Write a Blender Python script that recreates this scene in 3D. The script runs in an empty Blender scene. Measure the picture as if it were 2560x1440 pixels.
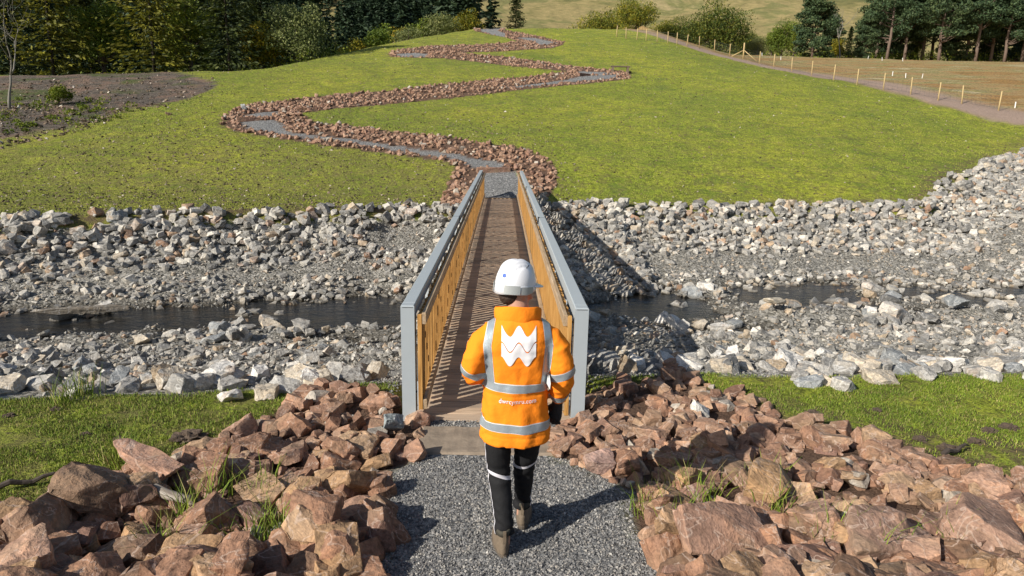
import bpy, bmesh, math, random
import numpy as np
from mathutils import Vector, Matrix, Euler, noise
from mathutils.bvhtree import BVHTree

rng = np.random.default_rng(11)
random.seed(11)
sc = bpy.context.scene
COL = sc.collection
R = math.radians

# ---------------------------------------------------------------- camera
F, PITCH, ROLL, YAW, CX, CH = 1684., .2303, .0186, .0168, .0501, 2.568
cam_d = bpy.data.cameras.new('camera')
cam = bpy.data.objects.new('camera', cam_d)
COL.objects.link(cam)
cam_d.sensor_width = 36.0
cam_d.lens = F / 2560 * 36
cam_d.clip_end = 3000
cam_d.clip_start = .1
cp, sp = math.cos(PITCH), math.sin(PITCH)
cy_, sy_ = math.cos(YAW), math.sin(YAW)
def unyaw(v):
    return Vector((cy_*v[0]+sy_*v[1], -sy_*v[0]+cy_*v[1], v[2]))
fw = unyaw((0, cp, -sp)); up0 = unyaw((0, sp, cp)); rt0 = unyaw((1, 0, 0))
cr_, sr_ = math.cos(ROLL), math.sin(ROLL)
# image x axis / y axis after the roll
rt = rt0*cr_ + up0*sr_
up = rt0*(-sr_) + up0*cr_
M = Matrix((rt, up, -fw)).transposed().to_4x4()
M.translation = (CX, 0, CH)
cam.matrix_world = M
sc.camera = cam

# ---------------------------------------------------------------- light
SUN_EL, SUN_AZ = 31.5, 37.0          # shadows run from +X towards +Y by SUN_AZ
world = bpy.data.worlds.new('World'); sc.world = world
world.use_nodes = True
nt = world.node_tree
for n in list(nt.nodes): nt.nodes.remove(n)
bg = nt.nodes.new('ShaderNodeBackground'); wo = nt.nodes.new('ShaderNodeOutputWorld')
sky = nt.nodes.new('ShaderNodeTexSky'); sky.sky_type = 'NISHITA'; sky.sun_disc = False
sky.sun_elevation = R(SUN_EL)
sdx, sdy = -math.cos(R(SUN_AZ)), -math.sin(R(SUN_AZ))
sky.sun_rotation = math.atan2(sdx, sdy)
nt.links.new(sky.outputs[0], bg.inputs[0]); nt.links.new(bg.outputs[0], wo.inputs[0])
bg.inputs[1].default_value = .075
sun_d = bpy.data.lights.new('sun', 'SUN'); sun = bpy.data.objects.new('sun', sun_d); COL.objects.link(sun)
sun_d.energy = 4.6; sun_d.angle = R(.5); sun_d.color = (1, .94, .85)
sv = Vector((sdx*math.cos(R(SUN_EL)), sdy*math.cos(R(SUN_EL)), math.sin(R(SUN_EL))))
sun.rotation_euler = sv.to_track_quat('Z', 'Y').to_euler()
sun.location = (-20, -20, 30)
sc.view_settings.view_transform = 'Standard'; sc.view_settings.look = 'None'
sc.view_settings.exposure = 0.45; sc.view_settings.gamma = 1

# ---------------------------------------------------------------- helpers
def project(P):
    """world points (n,3) -> photo pixels (n,2) and depth; used to look up which ground a point belongs to"""
    P = np.asarray(P, float)
    d = P - np.array([CX, 0, CH])
    X = d @ np.array(rt); Y = d @ np.array(up); Z = d @ np.array(fw)
    Zs = np.where(Z > .05, Z, .05)
    return 1280 + F*X/Zs, 720 - F*Y/Zs, Z

def inpoly(px, py, poly):
    poly = np.asarray(poly, float); ins = np.zeros(np.shape(px), bool)
    j = len(poly) - 1
    for i in range(len(poly)):
        xi, yi = poly[i]; xj, yj = poly[j]
        c = ((yi > py) != (yj > py)) & (px < (xj-xi)*(py-yi)/(yj-yi+1e-12)+xi)
        ins ^= c; j = i
    return ins

_tab = rng.random((256, 256))
def vnoise(x, y):
    xi = np.floor(x).astype(int); yi = np.floor(y).astype(int)
    fx = x-xi; fy = y-yi; fx = fx*fx*(3-2*fx); fy = fy*fy*(3-2*fy)
    a = _tab[xi & 255, yi & 255]; b = _tab[(xi+1) & 255, yi & 255]
    c = _tab[xi & 255, (yi+1) & 255]; d = _tab[(xi+1) & 255, (yi+1) & 255]
    return (a*(1-fx)+b*fx)*(1-fy) + (c*(1-fx)+d*fx)*fy - .5
def fbm(x, y, s, o=4, seed=0):
    r = 0; a = 1
    for k in range(o):
        r = r + a*vnoise(x/s*2**k+17.3*k+seed*7.1, y/s*2**k+9.7*k+seed*3.3); a *= .5
    return r
def sstep(a, b, x):
    t = np.clip((x-a)/(b-a), 0, 1); return t*t*(3-2*t)
def smin(a, b, k):
    h = np.clip(.5+.5*(b-a)/k, 0, 1); return b*(1-h)+a*h - k*h*(1-h)

def tag(o, label=None, cat=None, group=None, kind=None):
    if label: o['label'] = label
    if cat: o['category'] = cat
    if group: o['group'] = group
    if kind: o['kind'] = kind
    return o
def empty(name, loc=(0, 0, 0), rz=0):
    o = bpy.data.objects.new(name, None); o.location = loc; o.rotation_euler = (0, 0, rz)
    o.empty_display_size = .2; COL.objects.link(o); return o
def link(name, me, parent=None):
    o = bpy.data.objects.new(name, me); COL.objects.link(o)
    if parent: o.parent = parent
    return o
def mesh_np(name, V, faces, mat, smooth=False):
    """V (n,3); faces: list of int arrays (m,k)"""
    me = bpy.data.meshes.new(name)
    V = np.asarray(V, np.float32)
    me.vertices.add(len(V)); me.vertices.foreach_set('co', V.ravel())
    if not isinstance(faces, (list, tuple)): faces = [faces]
    faces = [f for f in faces if len(f)]
    nl = sum(f.size for f in faces); nf = sum(len(f) for f in faces)
    me.loops.add(nl); me.loops.foreach_set('vertex_index', np.concatenate([f.ravel() for f in faces]).astype(np.int32))
    tot = np.concatenate([np.full(len(f), f.shape[1]) for f in faces])
    st = np.concatenate([[0], np.cumsum(tot)[:-1]])
    me.polygons.add(nf); me.polygons.foreach_set('loop_start', st.astype(np.int32))
    me.polygons.foreach_set('use_smooth', np.full(nf, smooth))
    me.update(calc_edges=True); me.validate()
    if mat: me.materials.append(mat)
    return me
def copy_tree(o, parent=None):
    c = o.copy(); COL.objects.link(c)
    if parent: c.parent = parent
    for ch in o.children: copy_tree(ch, c)
    return c

class MB:
    """collects shapes for ONE mesh"""
    def __init__(s): s.V = []; s.F = []; s.n = 0
    def add(s, V, F):
        s.V.append(np.asarray(V, float)); s.F.append([tuple(int(i)+s.n for i in f) for f in F]); s.n += len(V)
    def box(s, x0, x1, y0, y1, z0, z1, bev=0):
        if bev:
            P = []
            for z, k in ((z0, 1), (z0+bev, 0), (z1-bev, 0), (z1, 1)):
                b = bev*k
                P += [(x0+b, y0+bev*(0 if k == 0 else 1), z), (x1-b, y0+bev*(0 if k == 0 else 1), z), (x1-b, y1-bev*k, z), (x0+b, y1-bev*k, z)]
            Fc = [(3, 2, 1, 0), (12, 13, 14, 15)]
            for l in range(3):
                for i in range(4):
                    a = l*4+i; b_ = l*4+(i+1) % 4; Fc.append((a, b_, b_+4, a+4))
            s.add(P, Fc); return s
        s.add([(x0, y0, z0), (x1, y0, z0), (x1, y1, z0), (x0, y1, z0), (x0, y0, z1), (x1, y0, z1), (x1, y1, z1), (x0, y1, z1)],
              [(3, 2, 1, 0), (4, 5, 6, 7), (0, 1, 5, 4), (1, 2, 6, 5), (2, 3, 7, 6), (3, 0, 4, 7)]); return s
    def bar(s, a, b, w, h):
        a = Vector(a); b = Vector(b); d = (b-a).normalized()
        u = d.cross(Vector((0, 0, 1)));
        if u.length < .01: u = Vector((1, 0, 0))
        u.normalize(); v = u.cross(d).normalized()
        P = [p+u*(w/2*i)+v*(h/2*j) for p in (a, b) for i, j in ((-1, -1), (1, -1), (1, 1), (-1, 1))]
        s.add(P, [(3, 2, 1, 0), (4, 5, 6, 7), (0, 1, 5, 4), (1, 2, 6, 5), (2, 3, 7, 6), (3, 0, 4, 7)]); return s
    def tube(s, pts, rad, n=8):
        pts = [Vector(p) for p in pts]; rings = []
        u = None
        for i, p in enumerate(pts):
            d = (pts[min(i+1, len(pts)-1)]-pts[max(i-1, 0)]).normalized()
            if u is None:
                u = d.orthogonal().normalized()
            u = (u-d*u.dot(d)).normalized(); v = d.cross(u)
            r = rad[i]
            ra, rb = r if isinstance(r, (tuple, list)) else (r, r)
            for k in range(n):
                t = 2*math.pi*k/n
                rings.append(p+u*(ra*math.cos(t))+v*(rb*math.sin(t)))
        Fc = []
        for i in range(len(pts)-1):
            for k in range(n):
                a = i*n+k; b = i*n+(k+1) % n; Fc.append((a, b, b+n, a+n))
        Fc.append(tuple(reversed(range(n)))); Fc.append(tuple(range((len(pts)-1)*n, len(pts)*n)))
        s.add(rings, Fc); return s
    def rings(s, R_, cap=True):
        """R_: list of lists of points (all same length)"""
        n = len(R_[0]); V = [p for r in R_ for p in r]; Fc = []
        for i in range(len(R_)-1):
            for k in range(n):
                a = i*n+k; b = i*n+(k+1) % n; Fc.append((a, b, b+n, a+n))
        if cap:
            Fc.append(tuple(reversed(range(n)))); Fc.append(tuple(range((len(R_)-1)*n, len(R_)*n)))
        s.add(V, Fc); return s
    def ell(s, c, r, n=16, m=10, rot=None):
        R_ = []
        for i in range(1, m):
            ph = -math.pi/2+math.pi*i/m
            ring = []
            for k in range(n):
                t = 2*math.pi*k/n
                p = Vector((r[0]*math.cos(ph)*math.cos(t), r[1]*math.cos(ph)*math.sin(t), r[2]*math.sin(ph)))
                if rot: p = rot @ p
                ring.append(Vector(c)+p)
            R_.append(ring)
        return s.rings(R_)
    def mesh(s, name, mat, smooth=False):
        me = bpy.data.meshes.new(name)
        V = np.concatenate(s.V); Fc = [f for g in s.F for f in g]
        me.from_pydata(V.tolist(), [], Fc); me.update()
        if smooth: me.polygons.foreach_set('use_smooth', [True]*len(me.polygons))
        if mat: me.materials.append(mat)
        return me
    def build(s, name, mat, parent=None, smooth=False):
        return link(name, s.mesh(name, mat, smooth), parent)

# ---------------------------------------------------------------- materials
def mat_new(name):
    m = bpy.data.materials.new(name); m.use_nodes = True; t = m.node_tree
    b = t.nodes['Principled BSDF']; return m, t, b
def N(t, typ, **kw):
    n = t.nodes.new(typ)
    for k, v in kw.items():
        if k.startswith('i_'):
            n.inputs[k[2:].replace('_', ' ')].default_value = v
        else: setattr(n, k, v)
    return n
def ramp(t, fac, stops, interp='LINEAR'):
    r = t.nodes.new('ShaderNodeValToRGB'); r.color_ramp.interpolation = interp
    e = r.color_ramp.elements
    while len(e) > 1: e.remove(e[0])
    e[0].position = stops[0][0]; e[0].color = (*stops[0][1], 1) if len(stops[0][1]) == 3 else stops[0][1]
    for p, c in stops[1:]:
        q = e.new(p); q.color = (*c, 1)
    t.links.new(fac, r.inputs[0]); return r.outputs[0]
def mix(t, fac, a, b, mode='MIX'):
    n = t.nodes.new('ShaderNodeMix'); n.data_type = 'RGBA'; n.blend_type = mode
    for s, v in ((0, fac), (6, a), (7, b)):
        if hasattr(v, 'links') or isinstance(v, bpy.types.NodeSocket): t.links.new(v, n.inputs[s])
        else: n.inputs[s].default_value = v if s == 0 else (*v, 1)
    return n.outputs[2]
def math_(t, op, a, b=0.0):
    n = t.nodes.new('ShaderNodeMath'); n.operation = op
    for s, v in ((0, a), (1, b)):
        if isinstance(v, bpy.types.NodeSocket): t.links.new(v, n.inputs[s])
        else: n.inputs[s].default_value = v
    return n.outputs[0]
def noise_n(t, vec, scale, detail=4, rough=.55, dist=0):
    n = t.nodes.new('ShaderNodeTexNoise'); n.inputs['Scale'].default_value = scale
    n.inputs['Detail'].default_value = detail; n.inputs['Roughness'].default_value = rough
    n.inputs['Distortion'].default_value = dist
    if vec: t.links.new(vec, n.inputs['Vector'])
    return n
def bump(t, b, h, strength=.5, dist=.02, prev=None):
    n = t.nodes.new('ShaderNodeBump'); n.inputs['Strength'].default_value = strength; n.inputs['Distance'].default_value = dist
    t.links.new(h, n.inputs['Height'])
    if prev: t.links.new(prev, n.inputs['Normal'])
    t.links.new(n.outputs[0], b.inputs['Normal']); return n.outputs[0]
def coords(t, which='Object'):
    return t.nodes.new('ShaderNodeTexCoord').outputs[which]
def simple(name, col, rough=.6, metal=0, nscale=0, nvar=.15, bstr=0, spec=.5):
    m, t, b = mat_new(name)
    b.inputs['Roughness'].default_value = rough; b.inputs['Metallic'].default_value = metal
    b.inputs['Specular IOR Level'].default_value = spec
    if nscale:
        n = noise_n(t, coords(t), nscale, 5)
        c = mix(t, n.outputs[0], [v*(1-nvar) for v in col], [min(1, v*(1+nvar)) for v in col])
        t.links.new(c, b.inputs['Base Color'])
        if bstr: bump(t, b, n.outputs[0], bstr, .01)
    else: b.inputs['Base Color'].default_value = (*col, 1)
    return m

def rock_material(name, individual, red):
    m, t, b = mat_new(name); b.inputs['Roughness'].default_value = .88; b.inputs['Specular IOR Level'].default_value = .3
    geo = t.nodes.new('ShaderNodeNewGeometry'); co = geo.outputs['Position']
    if individual:
        oi = t.nodes.new('ShaderNodeObjectInfo'); base = oi.outputs['Color']
    else:
        if red:
            st = [(0, (.21, .125, .090)), (.25, (.30, .185, .130)), (.5, (.38, .25, .18)), (.72, (.28, .175, .135)), (.93, (.44, .31, .22)), (.965, (.38, .37, .34)), (1, (.50, .48, .44))]
        else:
            st = [(0, (.15, .148, .138)), (.2, (.225, .22, .205)), (.42, (.295, .285, .262)), (.6, (.365, .35, .315)), (.74, (.47, .45, .40)), (.84, (.42, .34, .24)), (.90, (.30, .185, .12)), (.94, (.56, .53, .47)), (1, (.64, .61, .54))]
        base = ramp(t, geo.outputs['Random Per Island'], st)
    n1 = noise_n(t, co, 5.5 if red else 7, 6, .62, .4)
    n2 = noise_n(t, co, 38, 5, .65)
    v = ramp(t, n1.outputs[0], [(.30, (.62, .60, .58)), (.5, (1, 1, 1)), (.68, (1.30, 1.22, 1.12))])
    c = mix(t, 1.0, base, v, 'MULTIPLY')
    v2 = ramp(t, n2.outputs[0], [(.3, (.66, .66, .66)), (.7, (1.26, 1.26, 1.26))])
    c = mix(t, 1.0, c, v2, 'MULTIPLY')
    mpp = t.nodes.new('ShaderNodeMapping'); t.links.new(coords(t), mpp.inputs[0]); mpp.inputs['Scale'].default_value = (1.2, 1.2, 9)
    n5 = noise_n(t, mpp.outputs[0], 2.2, 5, .7, .4)
    c = mix(t, 1.0, c, ramp(t, n5.outputs[0], [(.32, (.70, .68, .67)), (.5, (1, 1, 1)), (.66, (1.2, 1.16, 1.1))]), 'MULTIPLY')
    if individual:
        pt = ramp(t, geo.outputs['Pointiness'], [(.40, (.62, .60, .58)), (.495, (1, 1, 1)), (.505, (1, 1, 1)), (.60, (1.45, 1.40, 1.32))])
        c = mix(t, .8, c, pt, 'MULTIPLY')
    if red:
        n6 = noise_n(t, co, 2.3, 5, .6, .6)
        c = mix(t, math_(t, 'MULTIPLY', ramp(t, n6.outputs[0], [(.52, (0, 0, 0)), (.66, (1, 1, 1))]), .42), c, (.37, .28, .185))
        n7 = noise_n(t, co, 11, 6, .7, .4)
        c = mix(t, math_(t, 'MULTIPLY', ramp(t, n7.outputs[0], [(.58, (0, 0, 0)), (.68, (1, 1, 1))]), .5), c, (.14, .115, .095))
    if red: c = mix(t, 1.0, c, (.90, .845, .79), 'MULTIPLY')
    # pale mineral veins
    n3 = noise_n(t, co, 4.2, 3, .5, 1.2)
    w = math_(t, 'ABSOLUTE', math_(t, 'SUBTRACT', n3.outputs[0], .5))
    vein = ramp(t, w, [(0, (1, 1, 1)), (.006, (.6, .6, .6)), (.016, (0, 0, 0))])
    vf = math_(t, 'MULTIPLY', vein, .5 if red else .6)
    c = mix(t, vf, c, (.56, .44, .36) if red else (.62, .61, .58))
    if not red:   # rust coloured lichen and wet dark stone at the waterline
        n4 = noise_n(t, co, 3.1, 4, .6)
        rf = math_(t, 'MULTIPLY', ramp(t, n4.outputs[0], [(.60, (0, 0, 0)), (.70, (1, 1, 1))]), .45)
        c = mix(t, rf, c, (.40, .26, .15))
        sx = t.nodes.new('ShaderNodeSeparateXYZ'); t.links.new(co, sx.inputs[0])
        wz = t.nodes.new('ShaderNodeMapRange'); t.links.new(sx.outputs[2], wz.inputs[0])
        wz.inputs[1].default_value = -1.70; wz.inputs[2].default_value = -1.60; wz.inputs[3].default_value = .75; wz.inputs[4].default_value = 0
        c = mix(t, wz.outputs[0], c, (.07, .055, .035))
        rr = math_(t, 'SUBTRACT', .88, math_(t, 'MULTIPLY', wz.outputs[0], .6)); t.links.new(rr, b.inputs['Roughness'])
    t.links.new(c, b.inputs['Base Color'])
    pr = bump(t, b, n1.outputs[0], .9, .05)
    bump(t, b, n2.outputs[0], .8, .010, pr)
    return m
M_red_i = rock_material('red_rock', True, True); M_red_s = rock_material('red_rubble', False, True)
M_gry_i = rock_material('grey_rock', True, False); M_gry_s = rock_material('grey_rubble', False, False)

# ---------------------------------------------------------------- terrain
def near_edge(x): return np.interp(x, [-30, -5, -1.6, 2.3, 6, 12, 40], [5.4, 5.9, 6.5, 6.9, 7.1, 7.3, 7.5]) + .16*vnoise(x*1.3, x*0+3)
def far_edge(x): return np.interp(x, [-40, -14, -11, -7, -3.4, -1, 1, 3.4, 6.9, 11, 16.6, 18.2, 28.5, 60], [11, 18.3, 19.6, 21.2, 22.5, 23.4, 24.0, 23.9, 24.7, 25.2, 25.8, 28, 37, 60]) + .45*vnoise(x*.9, x*0+8) + .35*vnoise(x*2.3, x*0+5)
_ys = np.arange(0, 200, .5)
def _sm(kn, k=7):
    v = np.interp(_ys, [a for a, b in kn], [b for a, b in kn])
    ker = np.ones(k)/k; return np.convolve(np.pad(v, k//2, mode='edge'), ker, 'valid')
_P = _sm([(0, 0), (21, 0), (25.9, .0), (27.2, .22), (28.7, .82), (32, 1.6), (45, 4.3), (62, 8.2), (80, 12.3), (95, 15.9), (130, 24), (200, 40)], 7)
_Rr = _sm([(0, 0), (24, 0), (30, .6), (38, 2.0), (45, 3.9), (60, 7.0), (75, 9.7), (95, 12.8), (130, 16.4), (150, 17.6), (200, 20)], 9)
def hill(x, y):
    P = np.interp(y, _ys, _P); Rr = np.interp(y, _ys, _Rr)
    w = sstep(17, 32, x)
    h = P*(1-w)+Rr*w
    C = np.interp(x, [-90, -35, -22, -19.5, -13, -4, 6, 20, 26, 40], [5.2, 6.3, 7.1, 7.7, 11.6, 15.9, 16.3, 16.6, 30, 60])
    h = smin(h, C, 1.2)
    h = h + .35*fbm(x, y, 17, 3, 2)*sstep(30, 45, y) + .11*fbm(x, y, 2.4, 4, 13)*sstep(26.5, 30, y)*sstep(130, 100, y) + .06*fbm(x, y, 1.6, 3, 14)*sstep(1.2, 2.2, np.abs(x))*sstep(19, 21, y)*sstep(32, 28, y)
    B = 16.8+.34*(y-150) + 7*fbm(x, y, 70, 4, 5)*sstep(150, 260, y)
    h = np.where(y > 60, -smin(-h, -B, 3.0), h)
    return h
def ground(x, y):
    x = np.asarray(x, float); y = np.asarray(y, float)
    nz = np.interp(y, [-3, 0, 2, 2.8, 3.5, 4.5, 5.4], [1.7, 1.0, .48, .22, .09, .04, 0])
    side = sstep(1.0, 2.2, np.abs(x-.1))*sstep(6.3, 5.0, y)
    nz = nz + side*(.02+.10*fbm(x, y, 1.7, 3, 1))
    a = near_edge(x); b = far_edge(x)
    t = (y-a)/(b-a)
    D = np.interp(t, [0, .03, .10, .40, .47, .50, .60, .66, .71, .80, .87, .93, 1.0], [0, -.12, -.42, -1.56, -1.74, -1.90, -1.90, -1.72, -1.48, -1.22, -1.0, -.62, 0]) + (.075+.16*np.exp(-((x-2.6)/1.6)**2)+.46*fbm(x, y, 2.0, 3, 41))*np.where(x > 0, 1, .7)*sstep(.42, .47, t)*sstep(.68, .62, t)
    hz = hill(x, y)
    zc = D + np.clip(t, 0, 1)*hill(x, b) + .10*fbm(x, y, 1.1, 3, 4)*sstep(0, .1, t)*sstep(1.0, .95, t) + .20*fbm(x, y, 3.7, 2, 9)*sstep(0, .1, t)*sstep(1.0, .9, t)
    # gravel bars widening the shallows on the right
    z = np.where(t < 0, nz, np.where(t < 1, zc, hz))
    # ground kept under the bridge ends
    k = sstep(1.5, .9, np.abs(x))*sstep(24.2, 25.6, y)*sstep(27, 25.95, y)
    z = z*(1-k)+.012*k
    z = z-.34*sstep(.98, .84, np.abs(x))*sstep(5.66, 5.80, y)*sstep(25.5, 25.3, y)-.05*sstep(.98, .84, np.abs(x))*sstep(5.66, 5.8, y)*sstep(25.98, 25.90, y)
    return z
def G(x, y): return float(ground(np.array([x]), np.array([y]))[0])
def ray_ground(px, py, tmax=700):
    d = rt*((px-1280)/F)+up*(-(py-720)/F)+fw
    ts = np.concatenate([np.arange(1, 40, .05), np.arange(40, tmax, .2)])
    X = CX+d[0]*ts; Y = d[1]*ts; Z = CH+d[2]*ts
    g = ground(X, Y); i = np.argmax(Z < g)
    if not (Z < g).any(): return None
    return Vector((X[i], Y[i], g[i]))

# ground regions, as traced outlines on the land
RL = [(-300, 1400), (60, 1315), (200, 1250), (262, 1195), (480, 1140), (560, 1090), (730, 1015), (770, 970), (850, 955), (1000, 1000), (1003, 1050), (1065, 1050), (1055, 1140), (960, 1200), (950, 1300), (985, 1500), (1000, 1900), (-900, 1900)]
RRr = [(1455, 1010), (1480, 975), (1600, 955), (1700, 915), (1760, 960), (1880, 1000), (2060, 1075), (2200, 1105), (2350, 1150), (2450, 1190), (2900, 1270), (3400, 1900), (1700, 1900), (1650, 1480), (1640, 1400), (1575, 1310), (1565, 1230), (1440, 1165), (1370, 1140), (1370, 1080), (1450, 1060)]
PG = [(1040, 1040), (1450, 1040), (1380, 1140), (1440, 1155), (1575, 1230), (1585, 1310), (1655, 1400), (1665, 1900), (970, 1900), (950, 1300), (955, 1200), (1040, 1150)]
BANDS = [
 [(1395,432),(1380,405),(1345,385),(1300,368),(1250,362),(1200,358),(1130,345),(1050,335),(960,326),(900,318),(855,312),(800,309),(779,300),(755,290),(751,280),(850,262),(700,256),(640,258),(600,270),(565,285),(551,311),(582,327),(619,333),(681,345),(737,353),(807,364),(863,370),(900,375),(960,383),(1050,395),(1110,402),(1135,415),(1130,440),(1115,470),(1100,505),(1120,530),(1160,535),(1197,470),(1197,436),(1306,433),(1340,500),(1375,490),(1392,460)],
 [(565,285),(600,268),(640,259),(720,251),(770,244),(870,234),(983,226),(1049,216),(1149,206),(1215,199),(1315,192),(1381,182),(1434,177),(1577,180),(1576,197),(1481,208),(1381,217),(1282,227),(1182,240),(1062,252),(950,263),(850,271),(751,283),(740,300),(600,312)],
 [(1577,196),(1577,189),(1564,180),(1514,173),(1448,168),(1348,153),(1248,140),(1182,135),(1142,131),(976,128),(970,136),(976,142),(1049,145),(1099,145),(1182,154),(1265,164),(1348,172),(1428,180),(1480,190)],
 [(972,137),(970,133),(983,127),(1016,122),(1082,113.5),(1182,112),(1265,107),(1308,103),(1411,104),(1408,112),(1381,120),(1248,129),(1142,132),(1076,140)],
 [(1411,110),(1398,102),(1348,90),(1298,82),(1258,74),(1280,67),(1278,61),(1215,64),(1185,70),(1185,77),(1215,84),(1265,94),(1291,102),(1340,112)],
]
GRAV = [
 [(1275,420),(1250,405),(1165,393),(1150,386),(1050,374),(960,360),(880,348),(800,340),(740,333),(713,325),(702,310),(688,299),(589,304),(610,316),(640,326),(700,337),(760,344),(850,354),(950,370),(1050,387),(1130,397),(1165,408),(1190,423)],
 [(1199,431),(1280,425),(1296,437),(1300,500),(1203,500)],
 [(603,293),(616,287),(666,280),(703,278),(688,288),(660,293)],
 [(1258,220),(1348,208),(1414,200),(1448,191),(1540,186),(1542,196),(1448,203),(1348,214),(1250,222)],
 [(1441,178),(1500,180),(1545,183),(1500,188),(1450,187)],
 [(985,135),(1036,132),(1076,135),(1062,143),(999,142)],
 [(1290,94),(1331,94),(1381,104),(1396,109),(1348,112),(1332,103)],
 [(1200,72),(1232,65),(1260,68),(1244,77),(1263,83),(1264,93),(1232,87),(1205,79)],
]
SOIL = [(-900, 205), (0, 190), (120, 182), (250, 180), (440, 180), (480, 188), (545, 205), (540, 222), (470, 245), (400, 262), (330, 272), (250, 300), (180, 318), (60, 338), (-900, 420)]

xs = np.concatenate([-np.arange(50, 330, 7.)[::-1], -np.arange(20, 50, .8)[::-1], -np.arange(8, 20, .28)[::-1], np.arange(-8, 8, .14)+.03, np.arange(8, 22, .28), np.arange(22, 60, .8), np.arange(60, 420, 7.)])
ys = np.concatenate([np.arange(-3, 8, .12), np.arange(8, 28, .16), np.arange(28, 100, .38), np.arange(100, 160, 1.5), np.arange(160, 800, 8)])
xs = np.unique(xs); ys = np.unique(ys)
gx, gy = np.meshgrid(xs, ys, indexing='ij')
gz = ground(gx, gy)
V = np.stack([gx, gy, gz], -1).reshape(-1, 3)
px, py, pz = project(V)
vx, vy = V[:, 0], V[:, 1]
jit = 6*np.clip(fbm(vx, vy, 2.5, 3, 6), -1, 1)
t_ch = (vy-near_edge(vx))/(far_edge(vx)-near_edge(vx))
inch = ((t_ch > .0) & (t_ch < 1.0))
front = pz > .3
A_gravel = (inpoly(px, py, PG) & front & (vy < 8)) | (vy < 2.5)*(np.abs(vx-.2) < 1.0)
A_gravel = A_gravel.astype(float)
for g in GRAV:
    A_gravel = np.maximum(A_gravel, inpoly(px, py, g) & front & (vy > 22))
A_bed = ((t_ch > 0) & (t_ch < .962)).astype(float)
A_bare = ((inpoly(px, py, RL) | inpoly(px, py, RRr)) & front & (vy < 8)).astype(float)
for b_ in BANDS:
    A_bare = np.maximum(A_bare, inpoly(px, py, b_) & front & (vy > 22) & (vy < 120))
A_bare = np.maximum(A_bare, np.where((vy < 3.0) & (np.abs(vx) < 9), 1., 0))
# worn earth between the right-hand rocks and the turf
A_worn = np.where((vy < 7.2), sstep(2.3, .4, np.abs((vy-(6.6-.42*vx))/.55))*sstep(1.8, 2.6, vx)*.9, 0)
A_worn = np.maximum(A_worn, sstep(1.5, .1, np.abs(t_ch*20-20.2))*.95*(t_ch > .9)*(vy < 60))
A_soil = np.maximum(inpoly(px+jit, py+jit*.6, SOIL) & (vy > 25) & (vy < 75) & (vx < -8), 0).astype(float)
# land beyond the fence
fx_ = np.interp(vy, [20, 45, 50, 60, 70, 81, 95, 120, 200], [60, 31.8, 31.2, 29.5, 25.5, 21.0, 15.5, 4, -20])
A_field = sstep(0, .7, vx-fx_+.4*fbm(vx, vy, 3, 3, 3))*sstep(150, 141, vy)
A_pink = sstep(5.6, 3.4, vx-fx_+1.6*fbm(vx, vy, 6, 3, 8))*A_field*sstep(100, 84, vy)
A_moor = sstep(118, 135, vy)*(1-0*vx)
Fq = (np.arange(len(xs)-1)[:, None]*len(ys)+np.arange(len(ys)-1)[None, :]).reshape(-1)
Fq = np.stack([Fq, Fq+len(ys), Fq+len(ys)+1, Fq+1], -1)

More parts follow.
